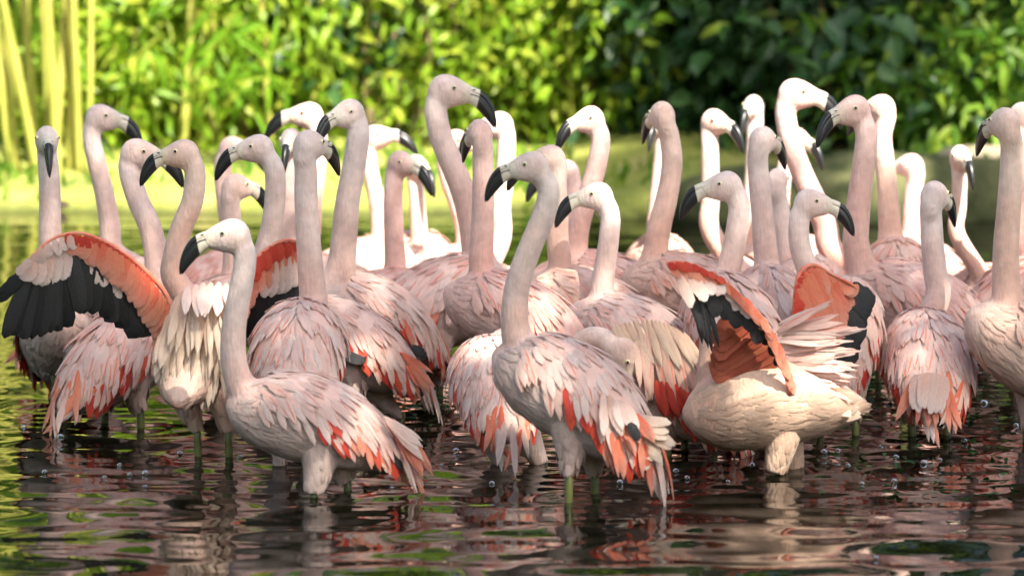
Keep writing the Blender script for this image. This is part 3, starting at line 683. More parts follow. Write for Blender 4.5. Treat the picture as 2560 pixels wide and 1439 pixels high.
spread_wing(b, root, dep([(1985, 830), (1988, 740), (2000, 682), (2032, 662), (2080, 685), (2128, 710), (2142, 724)], S0, S1), [
    ('flight', 'black', dep([(2130, 712), (2110, 716), (2098, 750), (2092, 800)], S1, S1 - .03), dep([(2186, 766), (2164, 822), (2150, 876), (2128, 935)], S1, S1 - .03), 9, 50, 0.012, 0.012, 0.003),
    ('flight', 'coral', dep([(2000, 720), (2030, 680), (2072, 690), (2105, 715)], S0, S1), dep([(2050, 890), (2092, 872), (2114, 822), (2122, 765)], S0, S1), 12, 48, 0.0, 0.0, 0.006),
    ('contour', 'coral', dep([(1988, 800), (1990, 730), (2005, 685), (2036, 668), (2080, 690), (2125, 714)], S0, S1), dep([(2020, 830), (2030, 770), (2050, 740), (2080, 735), (2105, 745), (2140, 735)], S0, S1), 16, 38, -0.012, -0.010, 0.005),
    ('contour', 'red', dep([(1985, 770), (1992, 700), (2020, 668), (2060, 678)], S0, S1), dep([(2005, 790), (2020, 735), (2050, 705), (2085, 715)], S0, S1), 10, 30, -0.02, -0.018, 0.005)])
fan = []
for A, B, n, wp, mk in (([(1945, 810), (1958, 850), (1966, 900), (1978, 945)], [(2105, 770), (2128, 830), (2136, 900), (2108, 985)], 20, 22, 'pale'),
                        ([(1948, 830), (1962, 880), (1972, 930)], [(2075, 770), (2105, 860), (2120, 955)], 17, 22, 'pale'),
                        ([(1940, 830), (1958, 890), (1970, 950)], [(2020, 770), (2060, 850), (2085, 960)], 13, 24, 'pale'),
                        ([(2060, 985), (2080, 1010), (2090, 1040)], [(2128, 990), (2148, 1005), (2140, 1045)], 6, 36, 'cream'),
                        ([(2010, 940), (2040, 960)], [(2085, 990), (2100, 1005)], 3, 30, 'coral')):
    ra = catmull([unp(u, v, 10.28) for u, v in A], n); tb = catmull([unp(u, v, 10.24) for u, v in B], n)
    for p, q in zip(ra, tb):
        q = q + rng.normal(0, 0.018, 3) * [1, .5, 1]; d = q - p
        fan.append(('long', mk, fmat(p, d, np.array([-0.1, -1, 0.5]) + rng.normal(0, .25, 3), np.linalg.norm(d), wp / 1050 * rng.uniform(.8, 1.15))))
tail_part(root, b, fan)

# tails and mantles that stand out from the folded plumage
def extra(key, name, groups):
    root, b = ROOTS[key]; lst = []
    for kind, mk, A, B, n, wp, dA, dB, jit in groups:
        ra = catmull([unp(u, v, dA) for u, v in A], n); tb = catmull([unp(u, v, dB) for u, v in B], n)
        for p, q in zip(ra, tb):
            q = q + rng.normal(0, jit, 3) * [1, .5, 1]; d = q - p
            lst.append((kind, mk, fmat(p, d, np.array([0.1, -1, 0.55]) + rng.normal(0, .2, 3), np.linalg.norm(d), wp * dA / FPX * rng.uniform(.8, 1.2))))
    c = b.w((-.13, 0, 0)) - [0, .05, 0]; v, f = sphere((0, 0, 0), 0.02, 10, 7)
    o = link(bpy.data.objects.new(name, mesh_from(name, v + c + [0, 0.05, 0] - b.origin, f, mats=[M['down']])), root)
    feather_objects(lst, o, b.origin, b.tint)
extra('B', 'tail', [
    ('contour', 'cream', [(1590, 1050), (1610, 1080), (1600, 1110)], [(1668, 1058), (1676, 1112), (1630, 1168)], 9, 34, 9.86, 9.82, .008),
    ('long', 'coral', [(1500, 990), (1545, 1010), (1580, 1030)], [(1545, 1185), (1590, 1130), (1645, 1100)], 9, 34, 9.83, 9.80, .006),
    ('long', 'coral', [(1530, 1080), (1545, 1090)], [(1556, 1190), (1562, 1196)], 2, 24, 9.81, 9.80, .002),
    ('contour', 'blush', [(1510, 980), (1560, 1005)], [(1530, 1080), (1600, 1070)], 5, 30, 9.815, 9.79, .005)])
spot = [('contour', 'black', fmat(unp(1574, 1056, 9.78), unp(1598, 1100, 9.775) - unp(1574, 1056, 9.78), np.array([0, -1, .4]), .046, .026))]
feather_objects(spot, ROOTS['B'][0], ROOTS['B'][1].origin)
extra('A', 'tail', [('long', 'coral', [(985, 1048), (1010, 1070), (1000, 1095)], [(1092, 1190), (1082, 1160), (1060, 1200)], 8, 20, 9.95, 9.95, .006),
    ('long', 'blush', [(960, 1040), (980, 1070)], [(1060, 1110), (1060, 1140)], 5, 24, 9.93, 9.94, .006)])
extra('H', 'tail', [('long', 'coral', [(1000, 880), (1020, 900), (1015, 920)], [(1085, 925), (1078, 985), (1060, 940)], 7, 20, 10.98, 10.98, .006),
    ('flight', 'black', [(1030, 865), (1036, 875)], [(1062, 880), (1064, 890)], 2, 22, 10.97, 10.97, .001),
    ('flight', 'black', [(850, 880), (860, 890)], [(905, 905), (912, 898)], 3, 26, 10.93, 10.93, .003)])
extra('G', 'mantle', [('long', 'cream', [(1530, 815), (1590, 800), (1650, 802), (1710, 830)], [(1590, 900), (1640, 905), (1720, 915), (1765, 930)], 18, 22, 10.50, 10.46, .010),
    ('long', 'pale', [(1590, 840), (1640, 830), (1700, 850)], [(1600, 980), (1660, 1000), (1760, 1010)], 16, 22, 10.49, 10.45, .012),
    ('long', 'red', [(1640, 950), (1690, 960), (1720, 980)], [(1660, 1040), (1740, 1050), (1790, 1090)], 8, 24, 10.47, 10.46, .008)])
extra('AH', 'tail', [('contour', 'blush', [(2290, 935), (2330, 930), (2365, 940)], [(2290, 1025), (2320, 1020), (2350, 1030)], 8, 30, 10.62, 10.58, .004),
    ('long', 'coral', [(2290, 940), (2330, 950), (2360, 945)], [(2250, 1050), (2335, 1075), (2370, 1010)], 6, 24, 10.63, 10.59, .006)])



# ------------------------------------------------------------------ pond, bank and ground
def smooth01(x): x = np.clip(x, 0, 1); return x * x * (3 - 2 * x)
def shore_y(x): return np.where(x < 0.35, 16.1, 15.75) + 0.10 * np.sin(x * 1.7) + 0.05 * np.sin(x * 4.1 + 1)
def ground_z(x, y):
    far = smooth01((y - shore_y(x) + 0.25) / 0.5); near = smooth01((4.2 - y) / 1.0); side = smooth01((np.abs(x) - 6.5) / 1.2)
    land = np.maximum.reduce([far, near, side])
    z = -0.38 + 0.44 * land
    z = z + 0.09 * smooth01((y - 16.6) / 1.5) + 0.05 * smooth01((x - 0.2) / 0.5) * far * smooth01((y - 15.6) / 0.4)
    return z + land * 0.012 * (np.sin(x * 5.3 + y * 2.1) + np.sin(x * 2.2 - y * 4.7))
gx = np.unique(np.r_[np.linspace(-300, -12, 12), np.linspace(-12, -4, 24), np.linspace(-4, 4, 140), np.linspace(4, 12, 24), np.linspace(12, 300, 12)])
gy = np.unique(np.r_[np.linspace(-200, 2, 14), np.linspace(2, 15, 26), np.linspace(15, 20, 110), np.linspace(20, 40, 20), np.linspace(40, 400, 14)])
X, Y = np.meshgrid(gx, gy); Z = ground_z(X, Y)
def grid_faces(nx, ny):
    i = np.arange(nx * (ny - 1)).reshape(ny - 1, nx)[:, :-1].ravel()
    return np.c_[i, i + 1, i + nx + 1, i + nx]
m, nt, b_ = mat('grassy_mossy_ground')
tc = N(nt, 'ShaderNodeTexCoord'); n1 = N(nt, 'ShaderNodeTexNoise', i_Scale=2.2, i_Detail=6.0); n2 = N(nt, 'ShaderNodeTexNoise', i_Scale=26.0, i_Detail=5.0)
L(nt, tc.outputs['Object'], n1.inputs['Vector']); L(nt, tc.outputs['Object'], n2.inputs['Vector'])
c = ramp(nt, n1.outputs['Fac'], [(0.30, (0.15, 0.17, 0.035)), (0.5, (0.25, 0.27, 0.05)), (0.72, (0.30, 0.26, 0.10))])
c = mixrgb(nt, 0.7, c, ramp(nt, n2.outputs['Fac'], [(0.3, (0.65, 0.7, 0.6)), (0.65, (1.15, 1.12, 1.0))]), 'MULTIPLY')
geo = N(nt, 'ShaderNodeNewGeometry'); sp = N(nt, 'ShaderNodeSeparateXYZ'); L(nt, geo.outputs['Position'], sp.inputs[0])
wet = ramp(nt, math_n(nt, 'MULTIPLY', sp.outputs[2], 8.0), [(0.05, (0.35, 0.37, 0.30)), (0.35, (1, 1, 1))])   # wet mud at the water's edge
c = mixrgb(nt, 1.0, c, wet, 'MULTIPLY')
L(nt, c, b_.inputs['Base Color']); b_.inputs['Roughness'].default_value = 0.9
bp = N(nt, 'ShaderNodeBump', i_Strength=0.7, i_Distance=0.03); L(nt, n2.outputs['Fac'], bp.inputs['Height']); L(nt, bp.outputs[0], b_.inputs['Normal'])
M['ground'] = m
link(bpy.data.objects.new('ground', mesh_from('ground', np.c_[X.ravel(), Y.ravel(), Z.ravel()], grid_faces(len(gx), len(gy)), mats=[m])), kind='structure')['label'] = 'grassy far bank and pond bed'

# water: a rippled sheet
wx = np.unique(np.r_[np.linspace(-8, -2.4, 30), np.linspace(-2.4, 2.4, 230), np.linspace(2.4, 8, 30)])
wy = np.unique(np.r_[np.linspace(3.0, 8.8, 40), np.linspace(8.8, 13.0, 420), np.linspace(13.0, 17.0, 240)])
X, Y = np.meshgrid(wx, wy); Z = np.zeros_like(X)
rw = np.random.default_rng(3)
for k in range(46):
    lam = 0.055 * (8.0 ** rw.random()); th = rw.normal(0, 0.30); kk = 2 * math.pi / lam
    near_w = np.clip((Y - 8.9) / 1.2, .25, 1) if lam < 0.13 else np.clip(1.4 - (Y - 9) / 3.0, 0.4, 1.35)
    amp = 0.0125 / kk * rw.uniform(0.5, 1.3) * (0.55 if lam < 0.10 else 1.0)
    ph = kk * (math.sin(th) * X + math.cos(th) * Y) + rw.uniform(0, 6.28)
    ph = ph + 1.1 * np.sin(X * rw.uniform(0.8, 2.2) + rw.uniform(0, 6)) + 0.8 * np.sin(Y * rw.uniform(0.6, 1.6) + rw.uniform(0, 6))
    Z += amp * np.sin(ph) * near_w
for b in BIRDS:                        # rings round the legs
    for kn, ft in b.knees:
        d = np.hypot(X - ft[0], Y - ft[1])
        Z += 0.0016 * np.sin(d * 2 * math.pi / 0.085 + ft[0] * 9) * np.exp(-d / 0.16)
m, nt, b_ = mat('dark_pond_water')
b_.inputs['Base Color'].default_value = (0.006, 0.006, 0.003, 1); b_.inputs['Roughness'].default_value = 0.012
b_.inputs['IOR'].default_value = 1.36; b_.inputs['Specular IOR Level'].default_value = 0.6
tc = N(nt, 'ShaderNodeTexCoord'); mp = N(nt, 'ShaderNodeMapping'); mp.inputs['Scale'].default_value = (10, 34, 1); L(nt, tc.outputs['Object'], mp.inputs[0])
n1 = N(nt, 'ShaderNodeTexNoise', i_Scale=1.0, i_Detail=3.0); L(nt, mp.outputs[0], n1.inputs['Vector'])
bp = N(nt, 'ShaderNodeBump', i_Strength=0.12, i_Distance=0.003); L(nt, n1.outputs['Fac'], bp.inputs['Height']); L(nt, bp.outputs[0], b_.inputs['Normal'])
M['water'] = m
link(bpy.data.objects.new('water', mesh_from('water', np.c_[X.ravel(), Y.ravel(), Z.ravel()], grid_faces(len(wx), len(wy)), mats=[m])), kind='structure')['label'] = 'dark rippled pond water'

# ------------------------------------------------------------------ plants
def leaf_material(name, a, b, c3, trans=0.45, rough=0.45):
    m, nt, bs = mat(name)
    at = N(nt, 'ShaderNodeAttribute', attribute_name='fr'); inf = N(nt, 'ShaderNodeObjectInfo')
    r = math_n(nt, 'FRACT', math_n(nt, 'ADD', at.outputs['Fac'], inf.outputs['Random']))
    c = ramp(nt, r, [(0.0, a), (0.55, b), (1.0, c3)])
    L(nt, c, bs.inputs['Base Color']); bs.inputs['Roughness'].default_value = rough; bs.inputs['Specular IOR Level'].default_value = 0.4
    tr = N(nt, 'ShaderNodeBsdfTranslucent'); L(nt, c, tr.inputs[0]); mx = N(nt, 'ShaderNodeMixShader'); mx.inputs[0].default_value = trans
    L(nt, bs.outputs[0], mx.inputs[1]); L(nt, tr.outputs[0], mx.inputs[2]); L(nt, mx.outputs[0], nt.nodes['Material Output'].inputs[0])
    return m
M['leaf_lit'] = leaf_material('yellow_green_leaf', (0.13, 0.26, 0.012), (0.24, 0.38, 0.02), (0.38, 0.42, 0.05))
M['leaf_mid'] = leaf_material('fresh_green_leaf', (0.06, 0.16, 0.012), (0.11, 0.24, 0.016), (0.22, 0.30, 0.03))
M['leaf_dark'] = leaf_material('dark_green_shade_leaf', (0.012, 0.045, 0.010), (0.022, 0.07, 0.014), (0.05, 0.11, 0.03), 0.3)  # dark green leaf; its darkness also stands for shade on bushes and in gaps
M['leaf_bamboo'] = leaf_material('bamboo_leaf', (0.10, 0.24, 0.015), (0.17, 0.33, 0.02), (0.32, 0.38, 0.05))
M['stem'] = simple('brown_stem', (0.07, 0.045, 0.025), 0.8, 0.2, (0.16, 0.11, 0.06), 20)
M['straw'] = simple('dry_straw_stem', (0.34, 0.25, 0.14), 0.8, 0.2, (0.45, 0.34, 0.20), 20)
M['culm'] = simple('yellow_green_culm', (0.28, 0.30, 0.05), 0.4, 0.5, (0.42, 0.38, 0.09), 5)
M['bark'] = simple('dark_bark', (0.035, 0.026, 0.018), 0.9, 0.2, (0.085, 0.06, 0.04), 9, 0.03)

LEAFV = np.array([(0, 0, 0), (0.30, 0.42, 0.05), (0.34, 0, -0.03), (0.30, -0.42, 0.05), (0.70, 0.34, 0.0), (0.70, 0, -0.10), (0.70, -0.34, 0.0), (1.0, 0, -0.22)])
LEAFF = np.array([(0, 2, 1, 1), (0, 3, 2, 2)])
LQ = np.array([(1, 2, 5, 4), (2, 3, 6, 5)]); LT = np.array([(0, 2, 1), (0, 3, 2), (4, 5, 7), (5, 6, 7)])
def leaf_mesh(name, P, Dr, Nr, Ln, Wd, mats, extra=None):
    """many leaves in one mesh: P roots, Dr directions, Nr normals, Ln lengths, Wd widths"""
    Dr = Dr / np.linalg.norm(Dr, axis=1)[:, None]
    Nr = Nr - Dr * (Nr * Dr).sum(1)[:, None]; Nr /= np.linalg.norm(Nr, axis=1)[:, None] + 1e-9
    S = np.cross(Nr, Dr); n = len(P)
    V = P[:, None, :] + LEAFV[None, :, 0:1] * (Dr * Ln[:, None])[:, None, :] + LEAFV[None, :, 1:2] * (S * Wd[:, None])[:, None, :] + LEAFV[None, :, 2:3] * (Nr * Ln[:, None])[:, None, :]
    V = V.reshape(-1, 3); o = (np.arange(n) * 8)[:, None, None]
    tri = np.concatenate([LT, LQ[:, [0, 1, 2]], LQ[:, [0, 2, 3]]])
    F = (tri[None] + o).reshape(-1, 3)
    fr = np.repeat(rng.random(n), 8)
    return mesh_from(name, V, F, smooth=False, mats=mats, fr=fr)
def rand_dirs(n, zbias=0.0):
    d = rng.normal(0, 1, (n, 3)); d[:, 2] += zbias; return d / np.linalg.norm(d, axis=1)[:, None]
def shrub(name, label, x, y, wdt, h, nclump, per, leaf, mk, group, stemmat='stem', z0=None, cat='shrub', droop=-0.3, slender=0.45, nstem=7, flat=0.6):
    z0 = float(ground_z(np.array(x), np.array(y))) - 0.02 if z0 is None else z0
    root = bpy.data.objects.new(name, None); root.location = (x, y, z0); link(root, None, label, cat, group)
    P, D, Nn = [], [], []; st = []
    for k in range(nstem):
        a = rng.uniform(0, 6.28); rr = wdt * 0.5 * math.sqrt(rng.random()); tip = np.array([rr * math.cos(a), rr * math.sin(a) * flat, h * rng.uniform(0.6, 0.95)])
        st.append(tube(catmull([(tip[0] * 0.15, tip[1] * 0.15, 0), tip * [0.6, 0.6, 0.5], tip], 6), np.linspace(0.012, 0.004, 6), 5))
    for k in range(nclump):
        u = rand_dirs(1)[0]; rad = rng.uniform(0.35, 1.0) ** 0.6
        c = np.array([u[0] * wdt / 2 * rad, u[1] * wdt / 2 * rad * flat, h * 0.5 + u[2] * h * 0.52 * rad])
        c[2] = max(c[2], 0.03)
        sz = leaf * rng.uniform(1.0, 2.4)
        q = c + rng.normal(0, 1, (per, 3)) * sz * [1, 0.8, 0.8]
        d = (q - c) / sz * 0.6 + rng.normal(0, 0.5, (per, 3)) + [0, -0.25, droop]
        P.append(q); D.append(d); Nn.append(rng.normal(0, 0.8, (per, 3)) + [0.15, -0.55, 0.75])
    P, D, Nn = np.vstack(P), np.vstack(D), np.vstack(Nn); n = len(P)
    Ln = leaf * rng.uniform(0.6, 1.35, n)
    v, f = merge(st); link(bpy.data.objects.new('stem', mesh_from('stem', v, f, mats=[M[stemmat]])), root)
    link(bpy.data.objects.new('foliage', leaf_mesh('foliage', P, D, Nn, Ln, Ln * slender, [M[mk]])), root, kind='stuff')
    return root
def at(u, D): return unp(u, 500, D)[0]

# bamboo grove on the far bank
def bamboo(u0, D, n, spread, label, leaves, h=3.4, seed=1, culms=None, tmin=.12):
    r = np.random.default_rng(seed); x0 = at(u0, D); z0 = float(ground_z(np.array(x0), np.array(D)))
    root = bpy.data.objects.new('bamboo_clump', None); root.location = (x0, D, z0); link(root, None, label, 'bamboo', 'bamboo growing on the far bank')
    P, Dd, Nn, Ln = [], [], [], []
    for k in range(n):
        x = r.uniform(-spread, spread); y = r.uniform(-0.25, 0.25); lx, ly = r.normal(0, 0.10, 2); hh = h * r.uniform(0.75, 1.1)
        if culms: x = at(culms[k][0], D) - x0; lx = (at(culms[k][1], D) - at(culms[k][0], D)) / .72 * 2; y *= .5
        C = np.array([(x + lx * t * hh * 0.5 + 0.02 * t * t, y + ly * t * hh * 0.5, t * hh - 0.05) for t in np.linspace(0, 1, 40)])
        rad = 0.015 * r.uniform(0.7, 1.35) * np.linspace(1, 0.35, 40); rad[::5] *= 1.22
        v, f = tube(C, rad, 8)
        link(bpy.data.objects.new('culm', mesh_from('culm', v, f, mats=[M['culm']])), root)
        for q in range(leaves):
            t = r.uniform(tmin, 1) ** 0.8; c = C[int(t * 39)]; a = r.uniform(0, 6.28); e = c + np.array([math.cos(a), math.sin(a), 0.2]) * r.uniform(0.05, 0.45)
            for j in range(5):
                P.append(e + r.normal(0, 0.05, 3)); Dd.append(np.array([math.cos(a), math.sin(a), -0.7]) + r.normal(0, 0.5, 3)); Nn.append(r.normal(0, .4, 3) + [0, -.5, .7]); Ln.append(r.uniform(0.10, 0.19))
    Ln = np.array(Ln)
    link(bpy.data.objects.new('foliage', leaf_mesh('foliage', np.array(P), np.array(Dd), np.array(Nn), Ln, Ln * 0.14, [M['leaf_bamboo']])), root, kind='stuff')
    return root
bamboo(100, 17.05, 11, 0.34, 'yellow-green bamboo stand with bare culms behind the camera-facing flamingo', 9, seed=2, tmin=.42, culms=[(48, 22), (92, 62), (122, 108), (152, 135), (176, 190), (205, 196), (22, -12), (108, 28), (70, 62), (140, 170), (232, 240)])
bamboo(330, 18.2, 9, 0.45, 'leafier bamboo clump behind the slim high-headed flamingo', 22, seed=3)
bm = bamboo(610, 17.6, 6, 0.30, 'bamboo clump with long bright drooping leaves above the cream-headed flamingo', 30, seed=4)
one = leaf_mesh('leaf', np.zeros((1, 3)), np.array([[1., 0, 0]]), np.array([[0, 0, 1.]]), np.ones(1), np.array([0.15]), [M['leaf_bamboo']])
for k in range(46):                       # the spray of large leaves that can be told apart
    u, v = rng.normal(600, 75), rng.normal(140, 62); p = unp(u, v, rng.uniform(17.0, 17.35)); d = np.array([rng.normal(0, .7), rng.normal(-.3, .3), rng.uniform(-1.3, -.1)])
    o = bpy.data.objects.new('leaf', one); link(o, bm); mm = fmat(p - np.array(bm.location), d, np.array([.2, -.8, .6]) + rng.normal(0, .3, 3), rng.uniform(.14, .23), rng.uniform(.15, .24)); o.matrix_local = Matrix(mm.tolist())

G1 = 'sunlit shrubs along the far bank'; G2 = 'shaded bushes along the far bank'
lit = [(-60, 18.6, 1.3, 2.6, 'leaf_mid', .09, 'tall leafy shrub behind the bare bamboo culms'), (230, 17.6, .8, .55, 'leaf_lit', .075, 'low bright shrub at the foot of the bamboo'),
       (420, 17.9, 1.0, 1.3, 'leaf_lit', .085, 'bright broad-leaved shrub between the two heart-curved necks'), (470, 19.0, 1.6, 3.2, 'leaf_mid', .10, 'tall green shrub above the heart-curved necks'),
       (640, 17.7, .9, .8, 'leaf_lit', .07, 'low bright shrub under the drooping bamboo leaves'), (830, 18.6, 1.0, 1.0, 'leaf_mid', .085, 'mid-green shrub in the hollow behind the thick-necked flamingo'),
       (960, 17.9, .9, 1.35, 'leaf_lit', .075, 'yellow-green shrub with straw stems left of the tallest flamingo'), (1060, 18.9, 1.4, 3.0, 'leaf_lit', .09, 'tall yellow-green shrub behind the tallest flamingo'),
       (1200, 17.8, 1.0, .95, 'leaf_lit', .07, 'nettle-like shrub behind the white tucked flamingo'), (1330, 18.3, 1.1, 1.2, 'leaf_lit', .075, 'bright shrub beneath the pale spear leaf'),
       (1480, 17.8, 1.0, 1.0, 'leaf_lit', .07, 'bright shrub behind the flamingo with the backward-leaning neck'), (1610, 18.2, 1.0, 1.15, 'leaf_lit', .07, 'last bright shrub before the dark bushes'),
       (2330, 17.2, .8, .55, 'leaf_mid', .08, 'low green shrub behind the sunlit camera-facing flamingo'), (2470, 17.6, 1.0, .95, 'leaf_mid', .085, 'green shrub over the pale stone at the bank')]
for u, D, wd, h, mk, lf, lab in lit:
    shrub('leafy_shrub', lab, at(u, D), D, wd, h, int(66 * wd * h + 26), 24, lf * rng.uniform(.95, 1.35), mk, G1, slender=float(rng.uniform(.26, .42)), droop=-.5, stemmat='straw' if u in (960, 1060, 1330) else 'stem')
dark = [(790, 17.9, .5, 2.0, .09, 'narrow bush added with dark leaves for the shade in the hollow between bamboo and yellow-green shrubs'), (1780, 18.0, 1.0, 1.5, .085, 'dark bush with small flower heads behind the glossy-billed white flamingo'), (1960, 17.6, 1.1, 1.3, .10, 'dark bush behind the diagonal-necked flamingo'),  # first bush is added: its dark leaves stand for shadow in the hollow
        (2130, 18.2, 1.4, 2.4, .11, 'tall dark bush with broad leaves above the touching bills'), (2330, 18.6, 1.2, 2.0, .10, 'dark bush behind the pink turned-away flamingo'),
        (1900, 19.2, 1.9, 3.4, .11, 'tallest dark bush, reaching out of the picture')]
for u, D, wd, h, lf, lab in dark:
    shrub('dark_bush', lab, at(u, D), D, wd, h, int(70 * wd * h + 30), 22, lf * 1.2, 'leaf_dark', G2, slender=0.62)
big = shrub('broad_leaved_plant', 'broad-leaved dark plant hanging behind the touching bills', at(2090, 17.3), 17.3, .9, .9, 30, 8, .10, 'leaf_dark', None, cat='plant', slender=.7)
one = leaf_mesh('leaf', np.zeros((1, 3)), np.array([[1., 0, 0]]), np.array([[0, 0, 1.]]), np.ones(1), np.array([0.62]), [leaf_material('bluish_broad_leaf', (.03, .085, .03), (.05, .12, .045), (.10, .20, .06), .3)])
for k in range(40):
    u, v = rng.uniform(1960, 2330), rng.uniform(20, 390); p = unp(u, v, rng.uniform(16.9, 17.2)); d = np.array([rng.normal(0, .7), -.3, rng.uniform(-1.2, 0)])
    o = bpy.data.objects.new('leaf', one); link(o, big); o.matrix_local = Matrix(fmat(p - np.array(big.location), d, np.array([.2, -.7, .7]) + rng.normal(0, .35, 3), rng.uniform(.09, .17), rng.uniform(.09, .17)).tolist())
# dry reeds
x0 = at(985, 17.75); r_ = bpy.data.objects.new('dry_reed_clump', None); r_.location = (x0, 17.75, .1); link(r_, None, 'clump of dry straw-coloured reeds left of the tallest flamingo', 'reeds')
for k in range(11):
    xa = rng.uniform(-.16, .16); h = rng.uniform(.8, 1.75); ln = rng.normal(0, .14)
    v, f = tube(catmull([(xa, 0, 0), (xa + ln * .3, rng.normal(0, .04), h * .5), (xa + ln, rng.normal(0, .08), h)], 8), np.linspace(.006, .0025, 8), 6)
    link(bpy.data.objects.new('stalk', mesh_from('stalk', v, f, mats=[M['straw']])), r_)
    if k % 2:
        o = bpy.data.objects.new('leaf', reed_leaf := (bpy.data.meshes.get('reed_leaf') or leaf_mesh('reed_leaf', np.zeros((1, 3)), np.array([[1., 0, 0]]), np.array([[0, 0, 1.]]), np.ones(1), np.array([.12]), [M['straw']]))); link(o, r_)
        o.matrix_local = Matrix(fmat(np.array([xa + ln * .6, 0, h * .8]), np.array([rng.normal(0, .6), -.3, rng.uniform(-.8, .5)]), np.array([.2, -.8, .5]), .22, .22).tolist())
# grass and low weeds on the open bank
n = 2600; gx_ = rng.uniform(-2.6, 2.8, n); gy_ = 16.2 + 1.3 * rng.random(n) ** .6; keep_ = np.sin(gx_ * 3.1 + gy_ * 2) + np.sin(gx_ * 7.3 - gy_ * 5) + rng.normal(0, .7, n) > .3
gx_, gy_ = gx_[keep_], gy_[keep_]; n = len(gx_); P = np.c_[gx_, gy_, ground_z(gx_, gy_) - .005]; Ln = rng.uniform(.03, .10, n)
link(bpy.data.objects.new('bank_grass', leaf_mesh('bank_grass', P, np.c_[rng.normal(0, .5, n), rng.normal(0, .5, n), np.ones(n)], rng.normal(0, .5, (n, 3)) + [0, -1, .3], Ln, Ln * .3, [M['leaf_mid']])), None, 'tufts of short grass and weeds along the far bank', 'grass', None, 'stuff')
# pale spear leaf standing out of the bright shrubs
x = at(1425, 17.6); v, f = loft(np.array([(x, 17.6, 1.0 + .62 * t) for t in np.linspace(0, 1, 9)]), np.tile([1., 0, 0], (9, 1)), np.tile([0, 1., 0], (9, 1)), np.array([.014, .024, .03, .03, .027, .022, .016, .009, .002]), np.full(9, .003), 8)
v2, f2 = tube([(x + .01, 17.6, .05), (x, 17.6, .6), (x, 17.6, 1.05)], [.008, .007, .006], 6)
r_ = bpy.data.objects.new('spear_plant', None); r_.location = (x, 17.6, .1); link(r_, None, 'single pale upright spear leaf above the bright shrubs', 'plant')
link(bpy.data.objects.new('leaf', mesh_from('leaf', v - [x, 17.6, .1], f, mats=[M['culm']])), r_); link(bpy.data.objects.new('stem', mesh_from('stem', v2 - [x, 17.6, .1], f2, mats=[M['culm']])), r_)

# trees behind: trunk, limbs, crown
def tree(name, label, x, y, h, cw, mk, nclump, leaf, group, trunk_r=0.14, low=0.25, keep=None, per=26):
    z0 = float(ground_z(np.array(float(x)), np.array(float(y)))) - .03
    root = bpy.data.objects.new(name, None); root.location = (x, y, z0); link(root, None, label, 'tree', group)
    parts = [tube(catmull([(0, 0, 0), (.05 * h * .2, 0, h * .35), (-.03 * h * .3, .02, h * .85)], 10), np.linspace(trunk_r, trunk_r * .25, 10), 10)]
    for k in range(9):
        a = rng.uniform(0, 6.28); t = rng.uniform(.3, .8); s0 = np.array([0, 0, h * t]); e = s0 + np.array([math.cos(a) * cw * .42, math.sin(a) * cw * .42, h * .16])
        parts.append(tube(catmull([s0, (s0 + e) / 2 + [0, 0, .15], e], 6), np.linspace(trunk_r * .4, .02, 6), 6))
    v, f = merge(parts); link(bpy.data.objects.new('trunk', mesh_from('trunk', v, f, mats=[M['bark']])), root)
    P, D, Nn = [], [], []
    for k in range(nclump):
        u = rand_dirs(1)[0]; rad = rng.uniform(.25, 1) ** .55
        c = np.array([u[0] * cw / 2 * rad, u[1] * cw / 2 * rad, h * (low + (1 - low) * .5) + u[2] * h * (1 - low) * .5 * rad])
        q = c + rng.normal(0, 1, (per, 3)) * leaf * 1.8; P.append(q); D.append(rng.normal(0, 1, (per, 3)) + [0, -.2, -.4]); Nn.append(rng.normal(0, .5, (per, 3)) + [0.1, -.4, .8])
    P, D, Nn = np.vstack(P), np.vstack(D), np.vstack(Nn); Ln = leaf * rng.uniform(.7, 1.3, len(P))
    link(bpy.data.objects.new('crown', leaf_mesh('crown', P, D, Nn, Ln, Ln * .55, [M[mk]])), root, kind='stuff')
    return root
GT = 'trees behind the far bank'
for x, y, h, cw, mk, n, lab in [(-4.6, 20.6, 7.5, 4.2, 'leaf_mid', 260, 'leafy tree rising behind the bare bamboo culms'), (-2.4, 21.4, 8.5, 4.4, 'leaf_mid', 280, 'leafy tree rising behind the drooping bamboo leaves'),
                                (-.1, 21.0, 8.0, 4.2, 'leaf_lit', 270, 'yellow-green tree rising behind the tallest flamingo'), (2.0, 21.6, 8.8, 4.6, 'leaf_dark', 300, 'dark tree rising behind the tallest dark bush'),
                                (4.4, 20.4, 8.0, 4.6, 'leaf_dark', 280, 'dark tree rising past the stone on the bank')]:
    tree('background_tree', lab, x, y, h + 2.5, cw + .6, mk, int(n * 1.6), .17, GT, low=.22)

for x, y, wd, lab in [(-3.6, 23.0, 3.4, 'dark-leaved hedge added as shade in the gaps behind the bamboo'), (-.4, 23.2, 3.4, 'dark-leaved hedge added as shade in the gaps behind the bright shrubs'), (2.8, 23.0, 3.6, 'dark-leaved hedge added as shade in the gaps behind the dark bushes')]:
    shrub('shade_hedge', lab, x, y, wd, 3.6, 330, 22, .16, 'leaf_dark', 'hedges added to darken the gaps far behind the bank', cat='hedge', slender=.6, flat=.35)  # added hedges; dark leaf colour supplies the shade seen through the gaps
for x, y, h, cw in [(-10.5, 4, 8, 6), (-10, 10.5, 8, 6), (-10, 16, 8, 6), (10.5, 14, 8, 6), (10.5, 4.5, 8, 6), (-5.5, -5, 8, 6), (0, -6.5, 7, 6), (4.5, -7.5, 6, 6)]:
    tree('sky_block_tree', 'unseen leafy tree added round the pond to block low sky light', x, y, h, cw, 'leaf_mid', 240, .26, 'unseen trees added round the pond to block sky light', low=.0)  # out of view, added to cut low sky light and darken undersides
